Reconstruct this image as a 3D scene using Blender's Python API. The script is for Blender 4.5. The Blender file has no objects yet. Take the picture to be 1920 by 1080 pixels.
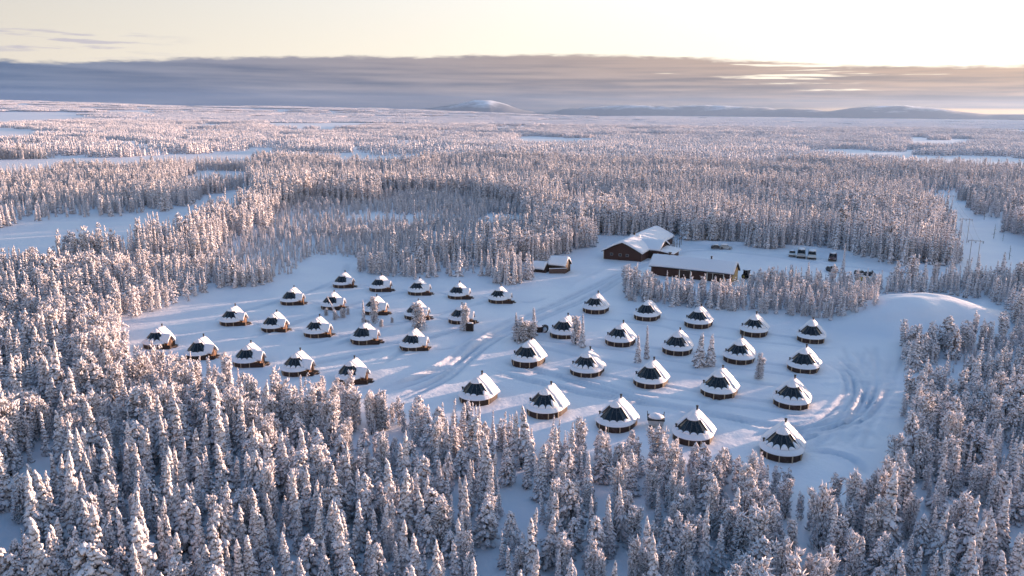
import bpy, math, random
import numpy as np
from mathutils import Vector, Matrix, Euler

R = math.radians
random.seed(7)
rng = np.random.default_rng(11)
scene = bpy.context.scene
COL = scene.collection

# ------------------------------------------------------------------ camera
F_PX = 1500.0
CAM_H = 45.0
PITCH = math.atan(330.0 / F_PX)
ROLL = R(0.55)
fwd = Vector((0, math.cos(PITCH), -math.sin(PITCH)))
_r0 = Vector((1, 0, 0)); _u0 = Vector((0, math.sin(PITCH), math.cos(PITCH)))
c_right = _r0 * math.cos(ROLL) + _u0 * math.sin(ROLL)
c_up = _u0 * math.cos(ROLL) - _r0 * math.sin(ROLL)
CPOS = Vector((0, 0, CAM_H))
cam_d = bpy.data.cameras.new('camera')
cam = bpy.data.objects.new('camera', cam_d); COL.objects.link(cam)
cam_d.sensor_width = 36; cam_d.lens = 36 * F_PX / 1920
cam_d.clip_start = 1; cam_d.clip_end = 60000
m = Matrix.Identity(4)
for i in range(3):
    m[i][0] = c_right[i]; m[i][1] = c_up[i]; m[i][2] = -fwd[i]; m[i][3] = CPOS[i]
cam.matrix_world = m
scene.camera = cam


def ground_at(x, y, z=0.0):
    """the place on level ground of height z that a photograph position shows"""
    d = fwd + c_right * ((x - 960) / F_PX) - c_up * ((y - 540) / F_PX)
    t = (z - CAM_H) / d.z
    p = CPOS + d * t
    return p.x, p.y


_cr, _cu, _cf = np.array(c_right), np.array(c_up), np.array(fwd)


def to_px(P):
    P = np.asarray(P, float) - np.array(CPOS)
    d = P @ _cf
    dd = np.where(d > 1, d, 1)
    return 960 + F_PX * (P @ _cr) / dd, 540 - F_PX * (P @ _cu) / dd, d


def world_poly(pts):
    return np.array([ground_at(*p) for p in pts])


def inside(poly, X, Y):
    X = np.asarray(X, float); Y = np.asarray(Y, float)
    c = np.zeros(X.shape, bool)
    j = len(poly) - 1
    for i in range(len(poly)):
        xi, yi = poly[i]; xj, yj = poly[j]
        if yi != yj:
            cond = ((yi > Y) != (yj > Y)) & (X < (xj - xi) * (Y - yi) / (yj - yi) + xi)
            c ^= cond
        j = i
    return c


def dist_line(pts, X, Y):
    D = np.full(X.shape, 1e9)
    for (ax, ay), (bx, by) in zip(pts[:-1], pts[1:]):
        vx, vy = bx - ax, by - ay
        t = np.clip(((X - ax) * vx + (Y - ay) * vy) / (vx * vx + vy * vy + 1e-9), 0, 1)
        D = np.minimum(D, np.hypot(X - ax - t * vx, Y - ay - t * vy))
    return D


def rounded(pts, n=6):
    P = [pts[0]] + list(pts) + [pts[-1]]; out = []
    for i in range(1, len(P) - 2):
        p0, p1, p2, p3 = (np.array(q, float) for q in P[i - 1:i + 3])
        for k in range(n):
            t = k / n
            out.append(tuple(.5 * (2 * p1 + (p2 - p0) * t + (2 * p0 - 5 * p1 + 4 * p2 - p3) * t * t + (3 * p1 - p0 - 3 * p2 + p3) * t ** 3)))
    out.append(tuple(pts[-1]))
    return out


def end_fade(pts, X, Y, reach):
    (ax, ay), (bx_, by_) = pts[0], pts[-1]
    return smooth(.2, reach, np.minimum(np.hypot(X - ax, Y - ay), np.hypot(X - bx_, Y - by_)))


def smooth(a, b, x):
    t = np.clip((x - a) / (b - a), 0, 1)
    return t * t * (3 - 2 * t)


def vnoise(X, Y, seed=0):
    """smooth value noise"""
    xi = np.floor(X).astype(np.int64); yi = np.floor(Y).astype(np.int64)
    fx = X - xi; fy = Y - yi
    fx = fx * fx * (3 - 2 * fx); fy = fy * fy * (3 - 2 * fy)

    def h(a, b):
        n = (a * 374761393 + b * 668265263 + seed * 974634777) & 0x7fffffff
        n = ((n ^ (n >> 13)) * 1274126177) & 0x7fffffff
        n = (n ^ (n >> 16)) & 0xffff
        return n / 65535.0
    return (h(xi, yi) * (1 - fx) + h(xi + 1, yi) * fx) * (1 - fy) + (h(xi, yi + 1) * (1 - fx) + h(xi + 1, yi + 1) * fx) * fy


# ------------------------------------------------------------------ materials
def new_mat(name):
    mt = bpy.data.materials.new(name); mt.use_nodes = True
    nt = mt.node_tree
    return mt, nt, nt.nodes['Principled BSDF']


def node(nt, typ, **kw):
    n = nt.nodes.new(typ)
    for k, v in kw.items():
        setattr(n, k, v)
    return n


def math_n(nt, op, a, b=None, c=None, clamp=False):
    n = nt.nodes.new('ShaderNodeMath'); n.operation = op; n.use_clamp = clamp
    for i, v in enumerate((a, b, c)):
        if v is None: continue
        if isinstance(v, (int, float)): n.inputs[i].default_value = v
        else: nt.links.new(v, n.inputs[i])
    return n.outputs[0]


def mix_c(nt, fac, a, b, blend='MIX'):
    n = nt.nodes.new('ShaderNodeMix'); n.data_type = 'RGBA'; n.blend_type = blend
    for s, v in ((n.inputs[0], fac), (n.inputs[6], a), (n.inputs[7], b)):
        if isinstance(v, (int, float)): s.default_value = v
        elif isinstance(v, tuple): s.default_value = (*v, 1) if len(v) == 3 else v
        else: nt.links.new(v, s)
    return n.outputs[2]


def map_r(nt, v, a, b, c=0.0, d=1.0, typ='SMOOTHSTEP'):
    n = nt.nodes.new('ShaderNodeMapRange'); n.interpolation_type = typ
    nt.links.new(v, n.inputs[0])
    for i, q in enumerate((a, b, c, d)): n.inputs[1 + i].default_value = q
    return n.outputs[0]


def noise_n(nt, scale, detail=3, rough=.55, vec=None, dim='3D'):
    n = nt.nodes.new('ShaderNodeTexNoise'); n.noise_dimensions = dim
    n.inputs['Scale'].default_value = scale; n.inputs['Detail'].default_value = detail
    n.inputs['Roughness'].default_value = rough
    if vec is not None: nt.links.new(vec, n.inputs['Vector'])
    return n.outputs['Fac']


def bump_n(nt, height, dist, strength=1.0):
    b = nt.nodes.new('ShaderNodeBump'); b.inputs['Strength'].default_value = strength
    b.inputs['Distance'].default_value = dist
    nt.links.new(height, b.inputs['Height'])
    return b.outputs['Normal']


SNOW = (0.84, 0.82, 0.87)


def mat_snow(name, bump=0.05, scale=1.6):
    mt, nt, p = new_mat(name)
    tc = node(nt, 'ShaderNodeNewGeometry').outputs['Position']
    n1 = noise_n(nt, scale, 5, .62, tc)
    n2 = noise_n(nt, .07, 3, .5, tc)
    c = mix_c(nt, map_r(nt, n2, .3, .7), (0.80, 0.805, 0.875), (0.88, 0.875, 0.915))
    nt.links.new(c, p.inputs['Base Color'])
    p.inputs['Roughness'].default_value = .5
    p.inputs['Specular IOR Level'].default_value = .5
    nt.links.new(bump_n(nt, n1, bump), p.inputs['Normal'])
    return mt


def mat_plain(name, col, rough=.6, metallic=0., vary=.25, scale=3.0, spec=.4):
    mt, nt, p = new_mat(name)
    tc = node(nt, 'ShaderNodeTexCoord').outputs['Object']
    n1 = noise_n(nt, scale, 4, .6, tc)
    d = tuple(q * (1 - vary) for q in col); l = tuple(min(1, q * (1 + vary)) for q in col)
    nt.links.new(mix_c(nt, n1, d, l), p.inputs['Base Color'])
    p.inputs['Roughness'].default_value = rough; p.inputs['Metallic'].default_value = metallic
    p.inputs['Specular IOR Level'].default_value = spec
    return mt


def mat_boards(name, col, width=.14, frost=.25, axis=0):
    """vertical boarding with a dusting of frost"""
    mt, nt, p = new_mat(name)
    tc = node(nt, 'ShaderNodeTexCoord').outputs['Object']
    sep = node(nt, 'ShaderNodeSeparateXYZ'); nt.links.new(tc, sep.inputs[0])
    s = math_n(nt, 'ADD', sep.outputs[0], sep.outputs[1]) if axis == 0 else sep.outputs[2]
    saw = math_n(nt, 'FRACT', math_n(nt, 'DIVIDE', s, width))
    gap = map_r(nt, math_n(nt, 'ABSOLUTE', math_n(nt, 'SUBTRACT', saw, .5)), .40, .5)
    n1 = noise_n(nt, 2.2, 5, .65, tc)
    c = mix_c(nt, n1, tuple(q * .7 for q in col), tuple(q * 1.4 for q in col))
    c = mix_c(nt, math_n(nt, 'MULTIPLY', gap, .6), c, tuple(q * .35 for q in col))
    f = map_r(nt, noise_n(nt, 1.1, 5, .7, tc), .60, .72, 0, frost)
    c = mix_c(nt, f, c, (.6, .62, .66))
    nt.links.new(c, p.inputs['Base Color'])
    p.inputs['Roughness'].default_value = .75
    return mt


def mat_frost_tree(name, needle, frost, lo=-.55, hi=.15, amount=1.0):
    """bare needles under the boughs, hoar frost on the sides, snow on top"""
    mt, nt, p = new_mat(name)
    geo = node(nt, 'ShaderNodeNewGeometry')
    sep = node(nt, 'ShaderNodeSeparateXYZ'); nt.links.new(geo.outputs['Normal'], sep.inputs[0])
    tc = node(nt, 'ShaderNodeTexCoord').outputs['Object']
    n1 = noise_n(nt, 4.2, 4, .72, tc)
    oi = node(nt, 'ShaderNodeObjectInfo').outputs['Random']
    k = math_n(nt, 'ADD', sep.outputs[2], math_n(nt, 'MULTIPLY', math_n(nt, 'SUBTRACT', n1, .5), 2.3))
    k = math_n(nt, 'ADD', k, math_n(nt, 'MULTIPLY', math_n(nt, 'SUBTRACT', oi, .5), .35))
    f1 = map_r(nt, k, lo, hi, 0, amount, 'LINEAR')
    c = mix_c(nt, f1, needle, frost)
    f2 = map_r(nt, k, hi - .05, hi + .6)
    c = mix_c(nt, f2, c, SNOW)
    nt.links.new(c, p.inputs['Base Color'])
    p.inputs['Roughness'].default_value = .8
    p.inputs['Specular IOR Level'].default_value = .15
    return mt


M_ground = mat_snow('snow_field', .10, 1.1)
M_snow = mat_snow('snow_on_roofs', .06, 2.0)
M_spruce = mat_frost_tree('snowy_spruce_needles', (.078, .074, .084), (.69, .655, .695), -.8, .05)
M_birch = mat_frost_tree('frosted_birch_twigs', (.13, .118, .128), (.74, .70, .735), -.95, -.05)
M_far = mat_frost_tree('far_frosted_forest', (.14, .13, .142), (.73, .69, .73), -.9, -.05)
M_bark = mat_plain('bark', (.085, .065, .055), .9)
M_wall = mat_boards('dark_stained_wood', (.030, .013, .009), .18, .08)
M_post = mat_plain('pale_wood', (.50, .38, .27), .7)
M_warm = mat_boards('honey_wood', (.17, .075, .03), .16, .25)
M_red = mat_boards('dark_red_wood', (.046, .014, .009), .2, .04)
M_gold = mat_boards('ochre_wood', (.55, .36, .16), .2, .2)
M_plank = mat_boards('weathered_planks', (.10, .06, .05), .3, .5, 2)
M_trim = mat_plain('white_trim', (.70, .66, .60), .6)
M_black = mat_plain('black_metal', (.012, .012, .014), .5)
M_pole = mat_plain('pole_wood', (.36, .33, .34), .85, vary=.6)
M_rubber = mat_plain('rubber', (.015, .015, .016), .85)
M_lamp = mat_plain('headlight_glass', (.55, .55, .55), .15, vary=.05)
M_red_lamp = mat_plain('red_reflector', (.35, .02, .02), .3)


def mat_paint(name, col, rough=.35):
    mt, nt, p = new_mat(name)
    tc = node(nt, 'ShaderNodeTexCoord').outputs['Object']
    f = map_r(nt, noise_n(nt, 1.6, 5, .7, tc), .52, .70, 0, .7)
    c = mix_c(nt, f, col, (.62, .64, .68))
    nt.links.new(c, p.inputs['Base Color'])
    p.inputs['Roughness'].default_value = rough
    return mt


M_silver = mat_paint('silver_paint', (.42, .41, .41))
M_dark = mat_paint('dark_paint', (.035, .035, .045))
M_wine = mat_paint('wine_paint', (.10, .03, .03))
M_white = mat_paint('white_paint', (.66, .65, .64))
M_yellow = mat_paint('yellow_paint', (.42, .28, .03))

mt, nt, p = new_mat('igloo_glass')
tc = node(nt, 'ShaderNodeTexCoord').outputs['Object']
nt.links.new(mix_c(nt, map_r(nt, noise_n(nt, 1.2, 4, .6, tc), .55, .75), (.006, .010, .018), (.035, .042, .055)), p.inputs['Base Color'])
p.inputs['Roughness'].default_value = .10; p.inputs['IOR'].default_value = 1.5
M_glass = mt
mt, nt, p = new_mat('window_glass')
p.inputs['Base Color'].default_value = (.010, .012, .016, 1); p.inputs['Roughness'].default_value = .12
M_pane = mt


# ------------------------------------------------------------------ mesh builder
class MB:
    def __init__(s):
        s.v = []; s.f = []

    def add(s, verts, faces):
        o = len(s.v)
        s.v.extend(tuple(map(float, q)) for q in verts)
        s.f.extend(tuple(int(i) + o for i in fc) for fc in faces)
        return s

    def box(s, x0, x1, y0, y1, z0, z1, mat=None):
        vs = [(x0, y0, z0), (x1, y0, z0), (x1, y1, z0), (x0, y1, z0), (x0, y0, z1), (x1, y0, z1), (x1, y1, z1), (x0, y1, z1)]
        if mat is not None: vs = [tuple(mat @ Vector(q)) for q in vs]
        return s.add(vs, [(0, 3, 2, 1), (4, 5, 6, 7), (0, 1, 5, 4), (1, 2, 6, 5), (2, 3, 7, 6), (3, 0, 4, 7)])

    def bar(s, a, b, w, h=None):
        a = Vector(a); b = Vector(b); d = b - a
        L = d.length; d.normalize()
        up = Vector((0, 0, 1)) if abs(d.z) < .95 else Vector((0, 1, 0))
        x = d.cross(up).normalized(); y = x.cross(d).normalized()
        h = h or w
        vs = []
        for q in (a, b):
            for sx, sy in ((-1, -1), (1, -1), (1, 1), (-1, 1)):
                vs.append(q + x * (sx * w / 2) + y * (sy * h / 2))
        return s.add(vs, [(3, 2, 1, 0), (4, 5, 6, 7), (0, 1, 5, 4), (1, 2, 6, 5), (2, 3, 7, 6), (3, 0, 4, 7)])

    def tube(s, pts, rad, n=8):
        pts = [Vector(q) for q in pts]
        if not isinstance(rad, (list, tuple)): rad = [rad] * len(pts)
        rings = []
        vs = []
        for i, q in enumerate(pts):
            d = (pts[min(i + 1, len(pts) - 1)] - pts[max(i - 1, 0)]).normalized()
            up = Vector((0, 1, 0)) if abs(d.z) > .8 else Vector((0, 0, 1))
            x = d.cross(up).normalized(); y = d.cross(x)
            rings.append(len(vs))
            for k in range(n):
                a = 2 * math.pi * k / n
                vs.append(q + x * (math.cos(a) * rad[i]) + y * (math.sin(a) * rad[i]))
        fs = []
        for i in range(len(pts) - 1):
            for k in range(n):
                a, b = rings[i] + k, rings[i] + (k + 1) % n
                fs.append((a, b, b + n, a + n))
        fs.append(tuple(range(n - 1, -1, -1))); fs.append(tuple(rings[-1] + k for k in range(n)))
        return s.add(vs, fs)

    def prism(s, poly, z0, z1):
        n = len(poly)
        vs = [(x, y, z0) for x, y in poly] + [(x, y, z1) for x, y in poly]
        fs = [(i, (i + 1) % n, n + (i + 1) % n, n + i) for i in range(n)]
        fs += [tuple(range(n - 1, -1, -1)), tuple(range(n, 2 * n))]
        return s.add(vs, fs)

    def extrude(s, poly, axis, a, b):
        """poly in the two other axes; axis 'x': (y,z), 'y': (x,z)"""
        n = len(poly)
        f = (lambda t, q: (t, q[0], q[1])) if axis == 'x' else (lambda t, q: (q[0], t, q[1]))
        vs = [f(a, q) for q in poly] + [f(b, q) for q in poly]
        fs = [(i, (i + 1) % n, n + (i + 1) % n, n + i) for i in range(n)]
        fs += [tuple(range(n - 1, -1, -1)), tuple(range(n, 2 * n))]
        return s.add(vs, fs)

    def blob(s, c, ax, ay, az, n=10, seed=0, amp=.08):
        rr = random.Random(seed)
        vs = []; fs = []
        mrows = n // 2
        for i in range(mrows + 1):
            th = math.pi * i / mrows
            for k in range(n):
                ph = 2 * math.pi * k / n
                q = 1 + rr.uniform(-amp, amp)
                vs.append((c[0] + ax * q * math.sin(th) * math.cos(ph), c[1] + ay * q * math.sin(th) * math.sin(ph), c[2] + az * q * math.cos(th)))
        for i in range(mrows):
            for k in range(n):
                a = i * n + k; b = i * n + (k + 1) % n
                fs.append((a, a + n, b + n, b))
        return s.add(vs, fs)

    def mesh(s, name, mat, smooth_=False, fix=True):
        me = bpy.data.meshes.new(name)
        me.from_pydata(s.v, [], s.f)
        if fix:
            import bmesh
            bm = bmesh.new(); bm.from_mesh(me)
            bmesh.ops.recalc_face_normals(bm, faces=bm.faces)
            bm.to_mesh(me); bm.free()
        me.materials.append(mat)
        if smooth_:
            me.polygons.foreach_set('use_smooth', [True] * len(me.polygons))
        me.update()
        return me

    def build(s, name, mat, parent=None, smooth_=False, fix=True):
        return link(name, s.mesh(name, mat, smooth_, fix), parent)


def link(name, me, parent=None):
    o = bpy.data.objects.new(name, me); COL.objects.link(o)
    if parent is not None: o.parent = parent
    return o


def tag(o, label=None, cat=None, group=None, kind=None):
    for k, v in (('label', label), ('category', cat), ('group', group), ('kind', kind)):
        if v: o[k] = v
    return o


def thing(name, loc, rz=0., label=None, cat=None, group=None, s=1.):
    o = bpy.data.objects.new(name, None); COL.objects.link(o)
    o.location = loc; o.rotation_euler = (0, 0, rz); o.scale = (s, s, s)
    o.empty_display_size = .5
    return tag(o, label, cat, group)


KIDS = {}


def kids(o):
    return KIDS.get(o.name, [])


def reg(parent, child):
    KIDS.setdefault(parent.name, []).append(child)
    return child


def copy_tree(o, parent=None):
    c = o.copy(); COL.objects.link(c)
    if parent is not None:
        c.parent = parent; reg(parent, c)
    for ch in list(kids(o)):
        copy_tree(ch, c)
    return c


# ------------------------------------------------------------------ ground
SUN_AZ, SUN_EL = R(57), R(4.1)       # azimuth from +Y towards +X
sun_dir = np.array([math.sin(SUN_AZ) * math.cos(SUN_EL), math.cos(SUN_AZ) * math.cos(SUN_EL), math.sin(SUN_EL)])

mound_c = ground_at(1728, 600); mound_top = 5.4


def terrain(X, Y):
    X = np.asarray(X, float); Y = np.asarray(Y, float)
    r = np.hypot(X, Y)
    z = np.zeros_like(X)
    # snow-covered heap at the edge of the clearing
    u = (X - mound_c[0]) / 27.0; v = (Y - mound_c[1]) / 18.0
    uu = u * math.cos(.35) + v * math.sin(.35); vv = -u * math.sin(.35) + v * math.cos(.35)
    q = np.sqrt(uu * uu + vv * vv)
    q = q * (1 + .30 * (vnoise(X / 8 + 3, Y / 8, 6) - .5))
    z += mound_top * (1 - smooth(.12, 1.05, q)) * (1 + .10 * (vnoise(X / 4.5, Y / 3, 16) - .5))
    far = smooth(350, 1500, r)
    z += far * 5.0 * (vnoise(X / 420 + 31, Y / 420 + 7, 3) - .5) * 2
    vfar = smooth(1500, 4000, r)
    z += vfar * 26 * (vnoise(X / 1900 + 5, Y / 1900 + 9, 4) - .62)
    # wooded rise to the far left
    z += 85 * np.exp(-((X + 3600) / 1500) ** 2 - ((Y - 4600) / 1300) ** 2)
    z += 60 * np.exp(-((X + 1500) / 1300) ** 2 - ((Y - 5600) / 900) ** 2)
    return z


def axis_pts(lo, hi, step, lo_end, hi_end, grow=1.09):
    a = list(np.arange(lo, hi, step))
    s = step; x = lo; left = []
    while x > lo_end:
        s *= grow; x -= s; left.append(x)
    s = step; x = a[-1]; rt = []
    while x < hi_end:
        s *= grow; x += s; rt.append(x)
    return np.array(left[::-1] + a + rt)


def px_line(pts):
    return [ground_at(*q) for q in pts]


TRACKS = [  # vehicle ruts packed into the snow (photograph positions)
    ([(690, 742), (790, 712), (845, 682), (900, 640), (960, 607), (1040, 572), (1110, 540), (1180, 505)], 1.6, .22),
    ([(720, 760), (830, 712), (890, 662), (950, 625), (1050, 582), (1130, 545), (1200, 500)], 1.6, .22),
    ([(900, 690), (1000, 715), (1120, 742), (1260, 765), (1400, 790), (1500, 800), (1560, 780), (1592, 740), (1585, 700), (1540, 675)], 1.3, .22),
    ([(930, 672), (1060, 710), (1200, 750), (1330, 775), (1440, 800), (1530, 808), (1590, 780), (1612, 740), (1600, 700), (1560, 668)], 1.3, .2),
    ([(1380, 830), (1460, 812), (1540, 800), (1600, 780), (1630, 740), (1640, 700)], 1.3, .22),
    ([(1400, 860), (1470, 830), (1560, 805), (1620, 780), (1655, 735)], 1.2, .2),
    ([(960, 640), (1060, 662), (1180, 685), (1300, 700), (1430, 720), (1540, 730)], .8, .12),
    ([(390, 600), (450, 585), (520, 566), (600, 540), (640, 520), (655, 490)], 1.0, .15),
    ([(450, 640), (540, 610), (620, 585), (700, 560), (800, 540)], 1.0, .12),
    ([(520, 650), (600, 640), (700, 618), (820, 590), (930, 560)], 1.0, .12),
    ([(600, 655), (650, 640), (740, 612)], .8, .14),
    ([(700, 690), (740, 668), (790, 640), (850, 620), (900, 600)], .9, .14),
    ([(540, 690), (600, 680), (680, 665), (740, 650)], .9, .12),
    ([(1120, 520), (1200, 500), (1300, 470), (1420, 478), (1560, 496), (1700, 512), (1830, 516), (1920, 522)], 2.2, .12),
    ([(1790, 370), (1812, 392), (1840, 420), (1880, 450), (1915, 470)], 1.4, .2),
    ([(1800, 372), (1830, 400), (1868, 430), (1920, 462)], 1.4, .2),
    ([(1500, 850), (1560, 850), (1610, 870), (1625, 900)], .5, .25),
    ([(1385, 720), (1350, 745), (1290, 775), (1240, 795)], .7, .1),
]
ROWS_R = [[(1115, 590), (1211, 603), (1307, 617), (1412, 633), (1519, 645)], [(1056, 637), (1160, 652), (1268, 668), (1384, 684), (1504, 701)],
          [(987, 690), (1098, 709), (1217, 730), (1345, 749), (1482, 770)]]
for row in ROWS_R:      # trodden paths along each row of huts
    TRACKS.append(([(row[0][0] - 70, row[0][1] - 2)] + [(x + 22 * math.sin(i * 2.1), y + 7) for i, (x, y) in enumerate(row)] + [(row[-1][0] + 60, row[-1][1] + 4)], .5, .12))
    TRACKS.append(([(x + 38, y - 4) for x, y in row], .35, .10))
for x, y in ((435, 612), (512, 623), (593, 634), (681, 647), (773, 659), (546, 573), (622, 582), (701, 592), (779, 601), (642, 541), (711, 548), (783, 555), (858, 562), (935, 570)):
    TRACKS.append(([(x + 27, y - 8), (x + 60, y - 3), (x + 95, y - 14)], .4, .14))
BANKS = [  # ploughed snow banks
    ([(700, 738), (770, 710), (830, 683), (880, 648), (930, 617), (985, 592)], 1.1, .55),
    ([(855, 668), (905, 636), (950, 610)], .9, .35),
    ([(1060, 545), (1110, 522), (1165, 497)], 1.6, .6),
    ([(1285, 456), (1400, 458), (1560, 470), (1700, 497), (1790, 502)], 2.0, .7),
    ([(1498, 778), (1520, 771), (1542, 762)], .5, .3),
    ([(1560, 822), (1600, 812), (1660, 800)], .8, .35),
    ([(800, 672), (850, 655), (870, 660)], .9, .3),
]
gx = axis_pts(-125, 165, .55, -15500, 15500)
gy = axis_pts(72, 300, .55, -2500, 15500)
GX, GY = np.meshgrid(gx, gy)
GZ = terrain(GX, GY)
sel = (GX > -130) & (GX < 170) & (GY > 70) & (GY < 420)
sx, sy = GX[sel], GY[sel]
dz = .16 * (vnoise(sx / 9, sy / 9, 1) - .5) + .10 * (vnoise(sx / 2.6, sy / 2.6, 2) - .5) + .05 * (vnoise(sx / 1.1, sy / 1.1, 8) - .5)
rough_c = ground_at(1630, 740)   # churned snow by the right-hand turning place
near_turn = np.exp(-(np.hypot(sx - rough_c[0], (sy - rough_c[1]) / 1.8) / 13) ** 2)
dz += near_turn * .28 * (vnoise(sx / 3.2, sy / 1.1, 12) - .5)
for k in range(16):      # crossing sledge and snowmobile lines on the open right-hand side
    x0_ = 1600 + 5.5 * k; TRACKS.append(([(x0_ - 20 + 40 * math.sin(k * 1.9), 645 + 9 * (k % 4)), (x0_ - 5, 720), (x0_ - 60 + 22 * math.sin(k * 2.7), 800 + 8 * (k % 5)), (x0_ - 190 + 12 * k, 832 + 3 * (k % 7))], .35, .045 + .02 * (k % 3)))
pk = np.zeros_like(sx)
for pts, w, dep in TRACKS:
    wl = rounded(px_line(pts)); near = dist_line(px_line(pts), sx, sy) < 12; full = (sx, sy, dz, pk)
    sx, sy, dz, pk = sx[near], sy[near], dz[near], pk[near]
    d = dist_line(wl, sx, sy); fade = end_fade(wl, sx, sy, 2.5 + 5 * w)
    pk = np.maximum(pk, np.exp(-((d - w * .5) / .42) ** 2) * (.35 + .9 * vnoise(sx / 2.2, sy / 2.2, 15)) * min(1, dep * 5) * fade)
    pk = np.maximum(pk, .45 * (1 - smooth(w * .5, w * .5 + .5, d)) * fade)
    half = w * .5; dep = dep * 1.5 * fade
    dz -= dep * (np.exp(-((d - half) / .32) ** 2))
    dz += dep * .55 * np.exp(-((d - half - .75) / .45) ** 2)
    full[2][near] = dz; full[3][near] = pk; sx, sy, dz, pk = full
for pts, w, hgt in BANKS:
    wl = rounded(px_line(pts)); d = dist_line(wl, sx, sy)
    dz += hgt * end_fade(wl, sx, sy, 7) * np.exp(-(d / w) ** 2) * (.85 + .3 * vnoise(sx / 1.6, sy / 1.6, 5))
GZ[sel] += dz
packed = np.zeros_like(GX); packed[sel] = np.clip(pk, 0, 1)
ny, nx = GX.shape
verts = np.stack([GX.ravel(), GY.ravel(), GZ.ravel()], 1)
ii = np.arange(ny * nx).reshape(ny, nx)
quads = np.stack([ii[:-1, :-1].ravel(), ii[:-1, 1:].ravel(), ii[1:, 1:].ravel(), ii[1:, :-1].ravel()], 1)


def fast_mesh(name, V, Fq, mat, smooth_=False):
    me = bpy.data.meshes.new(name)
    k = Fq.shape[1]
    me.vertices.add(len(V)); me.vertices.foreach_set('co', np.asarray(V, np.float32).ravel())
    me.loops.add(Fq.size); me.loops.foreach_set('vertex_index', Fq.astype(np.int32).ravel())
    me.polygons.add(len(Fq))
    me.polygons.foreach_set('loop_start', np.arange(0, Fq.size, k, dtype=np.int32))
    if smooth_: me.polygons.foreach_set('use_smooth', np.ones(len(Fq), bool))
    me.materials.append(mat)
    me.update(calc_edges=True); me.validate()
    return me


g_me = fast_mesh('ground', verts, quads, M_ground, True)
at_ = g_me.attributes.new('packed', 'FLOAT', 'POINT'); at_.data.foreach_set('value', packed.ravel().astype(np.float32))
tag(link('ground', g_me), 'snow-covered ground', kind='structure')
nt = M_ground.node_tree; p = nt.nodes['Principled BSDF']
pa = node(nt, 'ShaderNodeAttribute', attribute_name='packed')
src = p.inputs['Base Color'].links[0].from_socket
nt.links.new(mix_c(nt, math_n(nt, 'MULTIPLY', pa.outputs['Fac'], .9), src, (.58, .60, .68)), p.inputs['Base Color'])


def gz(x, y):
    """height of the built ground, tracks and banks included"""
    i = np.clip(np.searchsorted(gx, x) - 1, 0, nx - 2); j = np.clip(np.searchsorted(gy, y) - 1, 0, ny - 2)
    a = (x - gx[i]) / (gx[i + 1] - gx[i]); b = (y - gy[j]) / (gy[j + 1] - gy[j])
    return float((GZ[j, i] * (1 - a) + GZ[j, i + 1] * a) * (1 - b) + (GZ[j + 1, i] * (1 - a) + GZ[j + 1, i + 1] * a) * b)


# ------------------------------------------------------------------ distant fells
def fell(name, az0, az1, dist, prof, depth, label):
    """a long rounded hill: prof = [(azimuth px, crest px)] turned into real heights at its distance"""
    xs = np.linspace(az0, az1, 90)
    px = np.interp(xs, [q[0] for q in prof], [q[1] for q in prof])
    V = []
    rows = 9
    for k, x in enumerate(xs):
        d = fwd + c_right * ((x - 960) / F_PX) - c_up * ((px[k] - 540) / F_PX)
        h = CAM_H + dist * d.z / math.hypot(d.x, d.y)
        ux, uy = d.x / math.hypot(d.x, d.y), d.y / math.hypot(d.x, d.y)
        h = max(h, 0)
        for j in range(rows):
            t = j / (rows - 1) * 2 - 1
            rr = dist + depth * t
            w = math.cos(t * math.pi / 2) ** 1.3 if abs(t) < 1 else 0
            n = float(vnoise(np.array([k * .5 + dist * .01]), np.array([j * .9 + 3.0]), 9)[0])
            z = h * w * (1 + .22 * (n - .5) * (1 if abs(t) > .1 else 0)) + (terrain(ux * rr, uy * rr) - 30) * (1 - w)
            V.append((ux * rr, uy * rr, float(z)))
    Fq = []
    for k in range(len(xs) - 1):
        for j in range(rows - 1):
            a = k * rows + j
            Fq.append((a, a + rows, a + rows + 1, a + 1))
    o = link(name, fast_mesh(name, np.array(V), np.array(Fq), M_fell, True))
    return tag(o, label, kind='structure')


mt, nt, p = new_mat('fell_forest_and_snow')
geo = node(nt, 'ShaderNodeNewGeometry')
sep = node(nt, 'ShaderNodeSeparateXYZ'); nt.links.new(geo.outputs['Position'], sep.inputs[0])
nn = noise_n(nt, .0022, 6, .65, geo.outputs['Position'])
hh = math_n(nt, 'ADD', sep.outputs[2], math_n(nt, 'MULTIPLY', math_n(nt, 'SUBTRACT', nn, .5), 330))
nt.links.new(mix_c(nt, map_r(nt, hh, 95, 225), (.12, .14, .18), (.66, .72, .80)), p.inputs['Base Color'])
p.inputs['Roughness'].default_value = .9
M_fell = mt

fell('hills', 500, 1060, 11800, [(500, 213), (620, 212), (760, 208), (800, 203), (850, 196), (890, 188), (920, 188), (945, 194), (975, 205), (1010, 211), (1060, 214)], 1300, 'long low fell with a white bare top on the horizon')
fell('hills', 960, 1480, 12600, [(960, 216), (1020, 212), (1060, 204), (1110, 201), (1180, 197), (1260, 199), (1330, 197), (1400, 200), (1440, 202), (1480, 209)], 1400, 'long hazy fell on the horizon')
fell('hills', 1380, 2300, 11000, [(1380, 220), (1430, 208), (1480, 203), (1530, 205), (1552, 209), (1600, 202), (1640, 199), (1700, 198), (1750, 202), (1800, 209), (1850, 214), (1920, 214), (2100, 212), (2300, 219)], 1200, 'rounded wooded hill on the horizon')
fell('hills', -420, 110, 9000, [(-420, 206), (-200, 196), (-60, 190), (0, 189), (40, 195), (110, 208)], 1100, 'dark wooded hill on the horizon')

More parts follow.
